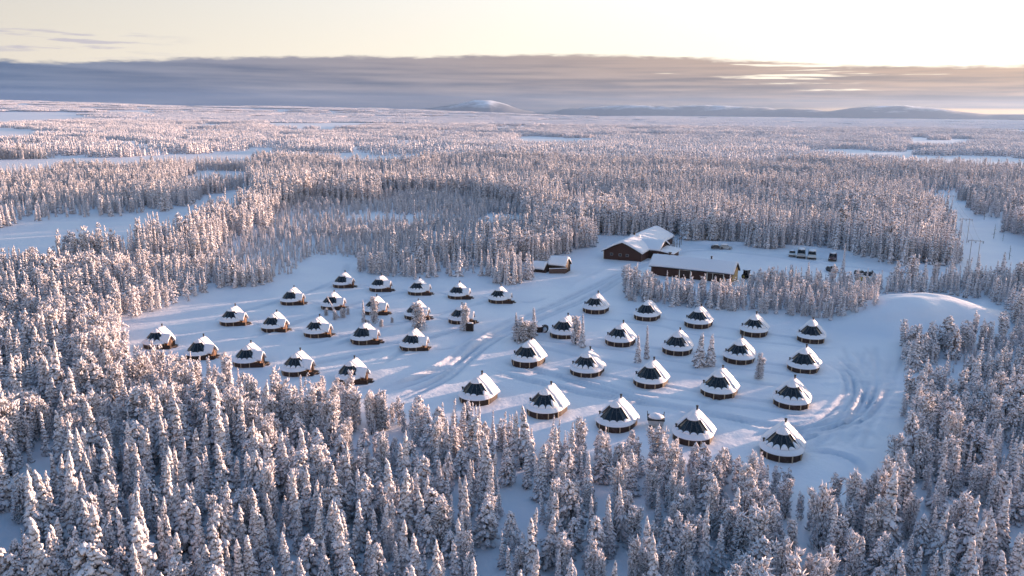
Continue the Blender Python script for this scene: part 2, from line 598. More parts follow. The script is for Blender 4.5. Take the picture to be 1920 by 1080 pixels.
# ------------------------------------------------------------------ sky, sun, air
EXPOSURE = 1.86
world = bpy.data.worlds.new('World'); scene.world = world
world.use_nodes = True
nt = world.node_tree
bg = nt.nodes['Background']
sky = node(nt, 'ShaderNodeTexSky'); sky.sky_type = 'NISHITA'; sky.sun_disc = False
sky.sun_elevation = SUN_EL; sky.sun_rotation = SUN_AZ
sky.altitude = 200; sky.air_density = 1.0; sky.dust_density = .8; sky.ozone_density = 2.6
SKY_STR = .15
bg.inputs['Strength'].default_value = SKY_STR
g = node(nt, 'ShaderNodeTexCoord').outputs['Generated']
sp = node(nt, 'ShaderNodeSeparateXYZ'); nt.links.new(g, sp.inputs[0])
az = math_n(nt, 'MULTIPLY', math_n(nt, 'ARCTAN2', sp.outputs[0], sp.outputs[1]), 57.2958)
el = math_n(nt, 'MULTIPLY', math_n(nt, 'ARCSINE', sp.outputs[2]), 57.2958)


def curve_az(pts, lo=-60, hi=60, vlo=0., vhi=10.):
    f = nt.nodes.new('ShaderNodeFloatCurve')
    cm = f.mapping.curves[0]
    P = [((a - lo) / (hi - lo), (v - vlo) / (vhi - vlo)) for a, v in pts]
    while len(cm.points) < len(P): cm.points.new(.5, .5)
    for q, (a, b) in zip(cm.points, P): q.location = (a, b)
    f.mapping.update()
    nt.links.new(map_r(nt, az, lo, hi, 0, 1, 'LINEAR'), f.inputs['Value'])
    return math_n(nt, 'ADD', math_n(nt, 'MULTIPLY', f.outputs[0], vhi - vlo), vlo)


def band_vec(sa, se, off=0.):
    c = node(nt, 'ShaderNodeCombineXYZ')
    nt.links.new(math_n(nt, 'MULTIPLY', az, sa), c.inputs[0])
    nt.links.new(math_n(nt, 'MULTIPLY', el, se), c.inputs[1])
    c.inputs[2].default_value = off
    return c.outputs[0]


K = 1.0 / (SKY_STR * 2 ** EXPOSURE)     # brings display values to the sky's own scale


def kc(r, g_, b):
    lin = [((q / 255) / 12.92 if q < 10 else ((q / 255 + .055) / 1.055) ** 2.4) * K for q in (r, g_, b)]
    return tuple(lin)


side = map_r(nt, az, -34, 36, 0, 1, 'LINEAR')
high = map_r(nt, el, 1.5, 8.5, 0, 1, 'LINEAR')
# thin bright air low in the sky, brighter towards the sun
low_c = mix_c(nt, side, kc(240, 227, 205), kc(300, 284, 250))
top_c = mix_c(nt, side, kc(214, 212, 206), kc(292, 290, 284))
clear = mix_c(nt, high, low_c, top_c)
toward = map_r(nt, az, 24, 57)
clear = mix_c(nt, math_n(nt, 'MULTIPLY', toward, .55), clear, kc(330, 280, 215))
# the cloud bank
edge_n = noise_n(nt, 1.0, 5, .6, band_vec(.55, 2.6))
top = curve_az([(-60, 2.6), (-34, 2.7), (-28, 2.8), (-22, 3.2), (-16, 3.5), (-5, 3.75), (4, 3.95), (10, 3.8), (16, 3.5), (24, 3.1), (33, 3.0), (45, 2.8), (60, 2.6)])
d_top = math_n(nt, 'SUBTRACT', math_n(nt, 'ADD', top, math_n(nt, 'MULTIPLY', math_n(nt, 'SUBTRACT', edge_n, .5), .62)), el)
bank = map_r(nt, d_top, -.05, .22)
streak = noise_n(nt, 1.0, 4, .62, band_vec(.085, 2.9, 3.0))
gaps_r = math_n(nt, 'MULTIPLY', map_r(nt, az, 2, 20, 0, 1), map_r(nt, el, .9, 2.2, .25, 1))
thr = math_n(nt, 'SUBTRACT', .70, math_n(nt, 'MULTIPLY', gaps_r, .13))
gap = map_r(nt, math_n(nt, 'SUBTRACT', streak, thr), -.02, .05, 0, .85)
gap = math_n(nt, 'MULTIPLY', gap, map_r(nt, az, -12, 8, .0, 1))
slit = math_n(nt, 'MULTIPLY', map_r(nt, az, 13, 30), math_n(nt, 'MULTIPLY', map_r(nt, el, -.1, .05), map_r(nt, el, .55, .35)))
bank = math_n(nt, 'MULTIPLY', bank, math_n(nt, 'SUBTRACT', 1.0, gap))
c_lo = mix_c(nt, side, kc(40, 78, 122), kc(96, 84, 80))
c_hi = mix_c(nt, side, kc(112, 130, 160), kc(216, 178, 142))
soft = noise_n(nt, 1.0, 4, .55, band_vec(.10, 2.4, 8.0))
c_cl = mix_c(nt, map_r(nt, math_n(nt, 'ADD', math_n(nt, 'MULTIPLY', el, .16), math_n(nt, 'MULTIPLY', soft, 1.1)), .50, 1.20), c_lo, c_hi)
low_sky = mix_c(nt, math_n(nt, 'MULTIPLY', bank, .97), clear, c_cl)
low_sky = mix_c(nt, math_n(nt, 'MULTIPLY', slit, .9), low_sky, kc(255, 204, 140))
# a few long streaks above the bank on the left
st2 = noise_n(nt, 1.0, 4, .6, band_vec(.16, 2.2, 21.0))
wisp_area = math_n(nt, 'MULTIPLY', map_r(nt, az, -20, -27), map_r(nt, math_n(nt, 'ABSOLUTE', math_n(nt, 'SUBTRACT', el, 3.9)), 1.1, .35))
wisp = math_n(nt, 'MULTIPLY', map_r(nt, st2, .50, .60), wisp_area)
low_sky = mix_c(nt, math_n(nt, 'MULTIPLY', wisp, .8), low_sky, kc(196, 190, 200))
# higher up the clear sky itself
f_hi = map_r(nt, el, 9, 34)
total = mix_c(nt, f_hi, low_sky, sky.outputs[0])
nt.links.new(total, bg.inputs['Color'])

sun_l = bpy.data.lights.new('sun', 'SUN'); sun_l.energy = 4.2; sun_l.angle = R(.5); sun_l.color = (1.0, .64, .45)
sun_o = bpy.data.objects.new('sun', sun_l); COL.objects.link(sun_o)
sun_o.rotation_euler = (-Vector(sun_dir)).to_track_quat('-Z', 'Y').to_euler()

mt = bpy.data.materials.new('air'); mt.use_nodes = True; nt = mt.node_tree
nt.nodes.remove(nt.nodes['Principled BSDF'])
vol = node(nt, 'ShaderNodeVolumePrincipled')
vol.inputs['Color'].default_value = (.47, .68, 1.0, 1); vol.inputs['Density'].default_value = 1.8e-5
vol.inputs['Anisotropy'].default_value = .40
nt.links.new(vol.outputs[0], nt.nodes['Material Output'].inputs['Volume'])
zmin = float(min(GZ.min(), -32)) - 2
hz = MB().box(-16500, 16500, -3500, 16500, zmin, 330).build('haze', mt)
tag(hz, 'thin cold haze over the whole plain', kind='stuff')

# ------------------------------------------------------------------ tree shapes
PHI = (1 + 5 ** .5) / 2
IV = np.array([(-1, PHI, 0), (1, PHI, 0), (-1, -PHI, 0), (1, -PHI, 0), (0, -1, PHI), (0, 1, PHI), (0, -1, -PHI), (0, 1, -PHI), (PHI, 0, -1), (PHI, 0, 1), (-PHI, 0, -1), (-PHI, 0, 1)], float)
IV /= np.linalg.norm(IV[0])
IF = np.array([(0, 11, 5), (0, 5, 1), (0, 1, 7), (0, 7, 10), (0, 10, 11), (1, 5, 9), (5, 11, 4), (11, 10, 2), (10, 7, 6), (7, 1, 8), (3, 9, 4), (3, 4, 2), (3, 2, 6), (3, 6, 8), (3, 8, 9), (4, 9, 5), (2, 4, 11), (6, 2, 10), (8, 6, 7), (9, 8, 1)])


def subdiv(V, F):
    V = list(map(tuple, V)); cache = {}; out = []

    def mid(a, b):
        k = (min(a, b), max(a, b))
        if k not in cache:
            q = (np.array(V[a]) + np.array(V[b])) / 2; q /= np.linalg.norm(q)
            V.append(tuple(q)); cache[k] = len(V) - 1
        return cache[k]
    for a, b, c in F:
        ab, bc, ca = mid(a, b), mid(b, c), mid(c, a)
        out += [(a, ab, ca), (b, bc, ab), (c, ca, bc), (ab, bc, ca)]
    return np.array(V), np.array(out)


IV1, IF1 = subdiv(IV, IF)
OV = np.array([(1, 0, 0), (-1, 0, 0), (0, 1, 0), (0, -1, 0), (0, 0, 1), (0, 0, -1)], float)
OF = np.array([(0, 2, 4), (2, 1, 4), (1, 3, 4), (3, 0, 4), (2, 0, 5), (1, 2, 5), (3, 1, 5), (0, 3, 5)])


class TB:
    def __init__(s, rg): s.V = []; s.F = []; s.n = 0; s.rg = rg

    def shape(s, base, c, A, amp):
        BV, BF = base
        q = BV * (1 + s.rg.normal(0, amp, (len(BV), 1)))
        v = q @ np.array(A) + np.array(c)
        s.V.append(v); s.F.append(BF + s.n); s.n += len(v)

    def mesh(s, name, mat):
        return fast_mesh(name, np.concatenate(s.V), np.concatenate(s.F), mat)


def unit(v): return v / (np.linalg.norm(v) + 1e-9)


def spruce_crown(seed, H, Rm, step, detail, name, ragged=.28, base_t=.03):
    rg = np.random.default_rng(seed); T = TB(rg)
    big = (IV1, IF1) if detail else (IV, IF)
    t = base_t
    bend = rg.normal(0, .02, 2) * H

    def axis(tt): return np.array([bend[0] * tt * tt, bend[1] * tt * tt, 0])
    while t < .93:
        rad = Rm * 1.14 * ((1 - t) ** 1.28) * rg.uniform(.72, 1.2) + .12
        if t < .10: rad *= .80 + 2.0 * t
        nb = int(4 + 7 * rad / Rm) + (1 if rg.random() < .5 else 0)
        a0 = rg.uniform(0, 6.28)
        for k in range(nb):
            a = a0 + 6.283 * k / nb + rg.normal(0, .25)
            dr = rg.uniform(.5, 1.12) * (1.05 - .35 * t)
            L = rad * rg.uniform(.72, 1.2)
            d = np.array([math.cos(a) * math.cos(dr), math.sin(a) * math.cos(dr), -math.sin(dr)])
            sd = np.array([-math.sin(a), math.cos(a), 0.]); up = np.cross(d, sd); up = up if up[2] > 0 else -up
            c = axis(t) + np.array([0, 0, H * t + rg.normal(0, .1)]) + d * L * .55 + np.array([0, 0, L * .25])
            w = .12 * L + .12 * rg.uniform(.7, 1.4)
            th = (.10 + .05 * L) * rg.uniform(.7, 1.4)
            T.shape(big, c, [d * L * .56, sd * w, up * th], ragged)
            if detail and rg.random() < .5:   # snow load hanging at the tip
                tip = c + d * L * .48 - np.array([0, 0, .10])
                q = rg.uniform(.10, .22)
                T.shape((IV, IF), tip, np.diag([q, q, q * rg.uniform(1.0, 1.9)]), .22)
            if detail:
                for _ in range(6):
                    o = c + d * rg.uniform(-.3, .5) * L + sd * rg.choice([-1, 1]) * w * rg.uniform(.6, 1.1)
                    q = rg.uniform(.05, .14)
                    T.shape((OV, OF), o, np.diag([q, q, q * rg.uniform(1.2, 2.6)]), .3)
        t += step / H * rg.uniform(.8, 1.2)
    for k in range(5 if detail else 2):      # the spire
        tt = .86 + .13 * (k + .5) / (5 if detail else 2)
        q = (1.02 - tt) * Rm * .9 + .07
        T.shape((IV, IF), axis(tt) + np.array([rg.normal(0, .04), rg.normal(0, .04), H * tt]), np.diag([q, q, H * .045]), .22)
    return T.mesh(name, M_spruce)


def birch_crown(seed, H, Rm, n, name, lift=.07, round_=.5, slim=1.0, frost_mat=None):
    """a hoar-frosted broadleaf: fans of fine white twigs"""
    rg = np.random.default_rng(seed); T = TB(rg)
    stems = []
    for k in range(rg.integers(4, 7)):
        a = rg.uniform(0, 6.28); q = rg.uniform(.15, .75) * Rm
        stems.append((np.array([math.cos(a) * q, math.sin(a) * q, H * rg.uniform(.72, 1.0)]), rg.uniform(.22, .42) * Rm))
    stems.append((np.array([0, 0, H]), .3 * Rm))
    for i in range(n):
        end, wr = stems[rg.integers(len(stems))]
        t = rg.uniform(lift, 1) ** .85
        c = end * t * np.array([t ** .5, t ** .5, 1])
        spread = wr * (1.35 - t) * 1.5 + .1
        a = rg.uniform(0, 6.28); q = spread * rg.uniform(.1, 1) ** .6
        c = c + np.array([math.cos(a) * q, math.sin(a) * q, -q * .25])
        out = unit(np.array([math.cos(a) * .55, math.sin(a) * .55, rg.uniform(.25, 1.3) * rg.choice([1, 1, 1, -.7])]))
        sd = unit(np.cross(out, np.array([.3, .2, .9]))); up = np.cross(out, sd)
        L = rg.uniform(.22, .55) * (H / 7) ** .5; w = rg.uniform(.05, .13) * slim * (H / 7) ** .5
        T.shape((OV, OF), c, [out * L, sd * w, up * w], .22)
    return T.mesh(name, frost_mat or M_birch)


def pine_crown(seed, H, Rm, detail, name):
    """a bushy snow-loaded pine: rounded lumpy clumps"""
    rg = np.random.default_rng(seed); T = TB(rg)
    n = 125 if detail else 50
    for i in range(n):
        t = rg.uniform(.04, .97)
        rad = Rm * math.sin(min(1, (1 - t) * 1.25 + .08) * math.pi / 2) * (1 if t > .3 else .7 + 1.0 * t)
        a = rg.uniform(0, 6.28); q = rad * rg.uniform(.25, 1) ** .55
        c = np.array([math.cos(a) * q, math.sin(a) * q, H * t - .12 * q])
        s_ = rg.uniform(.18, .44) * (1.15 - .5 * t)
        out = np.array([math.cos(a), math.sin(a), -.8]); out = unit(out)
        sd = np.array([-math.sin(a), math.cos(a), 0.]); up = np.cross(out, sd); up = up if up[2] > 0 else -up
        T.shape((IV1, IF1) if detail else (IV, IF), c, [out * s_ * 1.25, sd * s_ * .8, up * s_ * .62], .17)
        if detail:
            for _ in range(5):
                q2 = rg.uniform(.07, .15)
                o = c + rg.normal(0, 1, 3) * s_ * .62
                T.shape((OV, OF), o, np.diag([q2, q2, q2 * 1.9]), .3)
    T.shape((IV, IF), (0, 0, H * .97), np.diag([.16, .16, H * .06]), .2)
    return T.mesh(name, M_spruce)


def trunk_mesh(H, r, name):
    m_ = MB().tube([(0, 0, -.4), (0, 0, H * .3), (.03, .02, H * .62), (.05, .02, H * .9)], [r, r * .8, r * .5, r * .15], 7)
    return m_.mesh(name, M_bark, True)


def birch_trunk(seed, H, Rm, name):
    rg = random.Random(seed); m_ = MB()
    for k in range(4):
        a = rg.uniform(0, 6.28); q = Rm * rg.uniform(.2, .5)
        m_.tube([(math.cos(a) * .1, math.sin(a) * .1, -.3), (math.cos(a) * q * .4, math.sin(a) * q * .4, H * .35), (math.cos(a) * q, math.sin(a) * q, H * .85)], [.07, .05, .015], 5)
    return m_.mesh(name, M_bark, True)


KINDS = {'spruce': [], 'pine': [], 'birch': []}
for k in range(7):
    H = 8.0; Rm = (1.25, 1.5, 1.1, 1.65, 1.4, .95, 1.5)[k]
    KINDS['spruce'].append((spruce_crown(100 + k, H, Rm, .36, True, 'spruce_crown'), trunk_mesh(H, .13, 'spruce_trunk'), H))
for k in range(4):
    H = 6.5; Rm = (1.7, 1.45, 1.9, 1.3)[k]
    KINDS['pine'].append((pine_crown(200 + k, H, Rm, True, 'pine_crown'), trunk_mesh(H, .14, 'pine_trunk'), H))
for k in range(5):
    H = 6.5; Rm = (1.5, 1.25, 1.7, 1.1, 1.4)[k]
    KINDS['birch'].append((birch_crown(300 + k, H, Rm, 680, 'birch_crown'), birch_trunk(300 + k, H, Rm, 'birch_trunk'), H))

# simpler shapes for the wood farther off, kept out of the scene itself and placed by the forest objects
lib = bpy.data.collections.new('forest_shapes')
MID = []


def lib_add(col, name, me):
    o = bpy.data.objects.new(name, me); col.objects.link(o); return o


for k in range(6):
    lib_add(lib, 'a%02d' % k, spruce_crown(400 + k, 8.0, (1.15, 1.4, .95, 1.5, 1.25, 1.05)[k], .55, False, 'mid_spruce'))
for k in range(3):
    lib_add(lib, 'b%02d' % k, pine_crown(430 + k, 6.5, (1.6, 1.3, 1.8)[k], False, 'mid_pine'))
for k in range(4):
    lib_add(lib, 'c%02d' % k, birch_crown(450 + k, 6.5, (1.3, 1.05, 1.5, 1.15)[k], 230, 'mid_birch', slim=1.5))
N_SPR, N_PIN, N_BIR = 6, 3, 4


def patch_mesh(seed, size, n, hlo, hhi, name, detail):
    rg = np.random.default_rng(seed); T = TB(rg)
    for i in range(n):
        rr_ = size * .72 * math.sqrt(rg.random()) * rg.uniform(.75, 1.0); th_ = rg.uniform(0, 6.283)
        x, y = rr_ * math.cos(th_), rr_ * math.sin(th_)
        h = rg.uniform(hlo, hhi); r = h * rg.uniform(.10, .19)
        if detail:
            lay = 4
            for k in range(lay):
                t = (k + .5) / lay
                q = r * (1.15 - t) * rg.uniform(.8, 1.2) + .15
                T.shape((OV, OF), (x + rg.normal(0, .15), y + rg.normal(0, .15), h * t), np.diag([q, q, h / lay * .85]), .25)
        else:
            T.shape((OV, OF), (x, y, h * .45), np.diag([r * 1.2, r * 1.2, h * .5]), .25)
    return T.mesh(name, M_far)


lib_far = bpy.data.collections.new('far_forest_shapes')
for k in range(6):
    lib_add(lib_far, 'p%02d' % k, patch_mesh(500 + k, 34, (150, 90, 130, 45, 105, 70)[k], 3.8, 9.0, 'far_patch', True))
lib_vfar = bpy.data.collections.new('horizon_forest_shapes')
for k in range(5):
    lib_add(lib_vfar, 'q%02d' % k, patch_mesh(520 + k, 150, (1500, 1200, 900, 1400, 1100)[k], 4, 9, 'horizon_patch', False))

# ------------------------------------------------------------------ where the forest stands
CAMP = world_poly([(225, 655), (228, 612), (262, 592), (352, 572), (372, 552), (440, 542), (505, 532), (562, 512), (572, 490),
                   (612, 478), (680, 487), (692, 512), (760, 522), (830, 524), (905, 520), (925, 534), (972, 538), (984, 515), (988, 494),
                   (1062, 480), (1066, 478), (1108, 460), (1112, 440), (1262, 443), (1400, 460), (1560, 471), (1700, 499), (1792, 502),
                   (1745, 360), (1800, 362), (1822, 392), (1900, 440), (2050, 500), (2050, 520), (1850, 528), (1640, 532), (1640, 545), (1880, 560), (1900, 640), (1690, 640), (1698, 700), (1690, 760), (1690, 830), (1672, 900),
                   (1640, 930), (1560, 950), (1505, 960), (1470, 912), (1420, 888), (1300, 868), (1235, 860), (1150, 852), (1080, 838), (980, 830), (930, 812), (850, 800), (760, 800),
                   (700, 770), (640, 748), (560, 738), (500, 742), (450, 722), (380, 708), (300, 690), (255, 690)])
BAND = world_poly([(1172, 563), (1172, 530), (1195, 526), (1225, 546), (1320, 553), (1385, 556), (1410, 536), (1470, 530), (1560, 532), (1640, 540), (1642, 606), (1560, 606), (1450, 590), (1350, 583), (1250, 574)])
BAND2 = world_poly([(1640, 552), (1640, 538), (1840, 538), (1950, 545), (1960, 600), (1905, 600), (1850, 558), (1780, 552)])
MTREES = world_poly([(1690, 690), (1690, 640), (1710, 655), (1760, 650), (1800, 660), (1890, 640), (1940, 650), (1940, 720)])
OPEN = [world_poly(q) for q in (
    [(-200, 452), (0, 424), (120, 412), (250, 404), (330, 388), (400, 368), (470, 349), (487, 372), (430, 402), (350, 440), (240, 470), (120, 485), (0, 500), (-200, 540)],
    [(-200, 312), (0, 303), (200, 300), (400, 293), (490, 292), (480, 298), (300, 305), (120, 312), (0, 318), (-200, 328)],
    [(640, 300), (720, 293), (810, 296), (800, 303), (700, 305), (650, 306)],
    [(655, 407), (720, 401), (790, 402), (770, 410), (690, 412)],
    [(885, 408), (930, 398), (990, 402), (985, 416), (900, 420)],
    [(330, 330), (400, 322), (470, 320), (470, 336), (390, 345), (335, 345)],
    [(940, 257), (1000, 252), (1120, 258), (1115, 266), (1000, 266)],
    [(1470, 280), (1560, 276), (1650, 283), (1760, 289), (1960, 300), (2200, 318), (2200, 336), (1960, 318), (1800, 308), (1640, 296)],
    [(1660, 262), (1760, 262), (1815, 266), (1810, 271), (1700, 268)],
    [(1745, 238), (1860, 239), (1960, 243), (2200, 252), (2200, 262), (1960, 252), (1800, 245)],
    [(-200, 226), (0, 220), (130, 222), (140, 226), (0, 230), (-200, 238)],
    [(-200, 246), (0, 241), (60, 242), (120, 250), (0, 254), (-200, 262)],
    [(510, 232), (640, 231), (735, 233), (640, 237), (520, 236)],
)]
FRONT_GAPS = [world_poly(q) for q in (
    [(20, 905), (55, 872), (100, 880), (110, 915), (60, 950)],
    [(700, 830), (735, 800), (760, 820), (790, 880), (830, 900), (825, 925), (780, 900), (725, 860)],
    [(1450, 990), (1500, 975), (1525, 1000), (1500, 1120), (1460, 1120)],
    [(940, 930), (985, 900), (1010, 930), (1000, 1000), (960, 1010)],
    [(1690, 930), (1720, 925), (1740, 990), (1740, 1060), (1715, 1060), (1700, 1000)],
    [(1790, 960), (1830, 950), (1850, 1000), (1820, 1040), (1790, 1010)],
    [(-40, 960), (20, 970), (70, 1000), (40, 1060), (-40, 1080)],
)]
# the ray corridor through which the low sun reaches the snow beside the last hut
lit0 = np.array(ground_at(1555, 765)); sdir = np.array([math.sin(SUN_AZ), math.cos(SUN_AZ)])


def forest_mask(X, Y):
    am = 5.0 * smooth(160, 230, Y)
    camp = inside(CAMP, X + am * (vnoise(X / 9, Y / 9, 81) - .5) * 2, Y + am * (vnoise(X / 9, Y / 9, 82) - .5) * 2.6)
    keep = ~camp | inside(BAND, X, Y) | inside(BAND2, X, Y) | inside(MTREES, X, Y)
    r_ = np.hypot(X, Y); a_ = np.clip(r_ * .022, 2, 90)
    X = X + a_ * (vnoise(X / (a_ * .9) , Y / (a_ * .9), 71) - .5) * 1.6 + a_ * (vnoise(X / 5, Y / 5, 73) - .5)
    Y = Y + a_ * (vnoise(X / (a_ * .9) + 9, Y / (a_ * .9), 72) - .5) * 2.4 + a_ * (vnoise(X / 5, Y / 5, 74) - .5)
    for q in OPEN:
        keep &= ~inside(q, X, Y)
        for k in ((.97, .935, .90) if np.hypot(*q.mean(0)) > 600 else (.985,)): keep &= ~inside(q * k, X, Y)      # nearer tree tops reach in front of the open ground
    for q in FRONT_GAPS: keep &= ~inside(q, X, Y)
    return keep


def scatter(x0, x1, y0, y1, cell, seed):
    rg = np.random.default_rng(seed)
    nx_, ny_ = int((x1 - x0) / cell), int((y1 - y0) / cell)
    X, Y = np.meshgrid(x0 + (np.arange(nx_) + .5) * cell, y0 + (np.arange(ny_) + .5) * cell)
    X = X + rg.uniform(-.48, .48, X.shape) * cell; Y = Y + rg.uniform(-.48, .48, Y.shape) * cell
    return X.ravel(), Y.ravel(), rg


# --- near and middle wood
X, Y, rg = scatter(-460, 520, 46, 720, 2.08, 21)
Z0 = np.zeros_like(X)
px, py, dep = to_px(np.stack([X, Y, Z0], 1))
ok = (px > -420) & (px < 2500) & (dep > 30) & forest_mask(X, Y)
ok &= ~((px > 2000) & (Y > 420)) & ~((px < -100) & (Y > 400))
rdist = np.hypot(X, Y)
dens = .88 - .42 * smooth(260, 620, rdist)
clump = vnoise(X / 14 + 50, Y / 14 + 50, 31)
dens = dens * np.where(Y < 150, .82 + .4 * smooth(.25, .6, clump), .55 + .75 * smooth(.25, .6, clump))
dens = dens * np.where(Y > 300, .45 + .8 * smooth(.3, .65, vnoise(X / 38 + 4, Y / 55 + 8, 36)), 1)
dens = np.where((px > 1000) & (py > 880), dens * 1.0, dens)          # thinner wood at the lower right
dens = np.where((px < 700) & (py > 560), np.minimum(dens * 1.1, 1), dens)
dens = np.where(inside(BAND, X, Y) | inside(BAND2, X, Y) | inside(MTREES, X, Y), 1.0, dens)
# thin scrub on the level ground behind the clearing and by the open fields
jx = 30 * (vnoise(X / 25, Y / 25, 83) - .5); jy = 60 * (vnoise(X / 25, Y / 25, 84) - .5)
scrub = inside(world_poly([(440, 500), (470, 400), (640, 375), (900, 380), (1000, 395), (1010, 430), (880, 470), (560, 500)]), X + jx, Y + jy)
dens = np.where(scrub, np.maximum(dens, .72), dens)
bog = inside(world_poly([(-300, 420), (-300, 312), (0, 316), (300, 300), (480, 296), (640, 300), (640, 332), (470, 345), (330, 392), (120, 420)]), X, Y)
dens = np.where(bog, (.28 + .55 * smooth(.3, .65, vnoise(X / 30, Y / 30, 91))), dens)
ok &= rg.random(X.shape) < dens
X, Y, px, py, rdist = X[ok], Y[ok], px[ok], py[ok], rdist[ok]
scrub = scrub[ok]; bog = bog[ok]
hgt = 5.3 + 2.1 * (vnoise(X / 40, Y / 40, 33) - .3)
hgt = hgt * np.clip(rg.normal(1.0, .25, X.shape), .40, 1.6)
back = (Y > 235) & ~scrub
hgt = np.where(back, hgt * (1.42 + .25 * vnoise(X / 80, Y / 80, 35)), hgt)
hgt = np.where(scrub, hgt * .70, hgt)
hgt = np.where(inside(BAND, X, Y) | inside(BAND2, X, Y), np.clip(hgt * .82, 2.6, 6.4), hgt)
hgt = np.where(bog, hgt * .74, hgt)
tall_line = inside(world_poly([(450, 380), (470, 350), (1010, 350), (1060, 385), (1040, 400), (900, 378), (640, 373), (470, 395)]), X, Y)
hgt = np.where(tall_line, hgt * 1.08, hgt)
hgt = np.where((py > 640) & (px > 225) & (px < 800) & (py < 800), hgt * .86, hgt)
bn = vnoise(X / 22 + 9, Y / 22 + 3, 40) + rg.normal(0, .22, X.shape)
edge_birch = inside(BAND, X, Y)
p_b = np.where(edge_birch, .30, .12)
kind = np.where(bn > 1 - .62 + (.0) - p_b * .0, 2, 0)
kind = np.where(bn < .50, 0, np.where(bn < .62, 1, 2))
kind = np.where(edge_birch & (rg.random(X.shape) < .45), 2, kind)
kind = np.where((Y > 235) & (kind == 1), np.where(rg.random(X.shape) < .5, 2, 0), kind)
hgt = np.where(kind == 2, hgt * .92, np.where(kind == 1, hgt * .85, hgt))
TZ = terrain(X, Y)
rot = rg.uniform(0, 6.283, X.shape)
# the wood in front of the huts is kept low enough to look over
LIM = [(225, 572), (280, 612), (340, 640), (420, 660), (500, 676), (600, 686), (700, 708), (760, 736), (860, 742), (960, 770), (1080, 786), (1150, 806), (1235, 800), (1300, 838), (1420, 842), (1480, 862), (1560, 868), (1640, 852), (1680, 780), (1700, 660)]
lim = np.interp(px, [q[0] for q in LIM], [q[1] for q in LIM]) + rg.uniform(-10, 26, X.shape) - np.where(rg.random(X.shape) < .12, 22, 0)
_, ty, _ = to_px(np.stack([X, Y, TZ + hgt], 1))
front = (px > 225) & (px < 1700) & (py > lim) & (Y < 175)
hgt = np.where(front & (ty < lim), hgt * np.clip((py - lim) / np.maximum(py - ty, 1), .05, 1), hgt)
rel = np.stack([X - lit0[0], Y - lit0[1]], -1)
rt = rel @ sdir; rs = rel @ np.array([sdir[1], -sdir[0]])
ride = (rt > 0) & (rt < 190) & (np.abs(rs) < 3.6)        # trees cut down in height along this strip to let the low sun through
hgt = np.where(ride, np.minimum(hgt, .066 * rt * rg.uniform(.7, 1.0, X.shape)), hgt)
small = (front & (hgt < 2.2)) | (ride & (hgt < 1.3))
size_px = hgt * F_PX / np.maximum(np.hypot(rdist, CAM_H), 1)
top_x, top_y, _ = to_px(np.stack([X, Y, TZ + hgt], 1))
in_view = (px > -25) & (px < 1945) & (top_y < 1066) & (py > 400) & ~small
single = np.zeros(X.shape, bool)
GROUPS = {'spruce': 'snow-laden spruces of the forest below the huts', 'pine': 'bushy snow-clotted pines of the forest below the huts', 'birch': 'hoar-frosted birches of the forest below the huts'}
LABELS = {'spruce': 'snow-laden pointed spruce, one of the largest in the forest in front of the huts',
          'pine': 'bushy snow-clotted pine with rounded crown in the forest in front of the huts',
          'birch': 'fine-twigged birch white with frost in the forest in front of the huts'}
n_tree = 0
for ki, kn in enumerate(('spruce', 'pine', 'birch')):
    idx = np.where((kind == ki) & in_view)[0]
    idx = idx[np.argsort(-size_px[idx])][:(290, 200, 200)[ki]]
    single[idx] = True
    protos = KINDS[kn]
    for i in idx:
        cm_, tm_, H = protos[int(rg.integers(len(protos)))]
        o = thing(kn + '_tree', (X[i], Y[i], TZ[i] - .1), rot[i], LABELS[kn], 'tree', GROUPS[kn])
        s = hgt[i] / H; w = s * float(rg.uniform(.72, 1.22))
        o.scale = (w, w, s)
        o.rotation_euler = (float(rg.normal(0, .045)), float(rg.normal(0, .045)), rot[i])
        link('crown', cm_, o); link('trunk', tm_, o)
        n_tree += 1


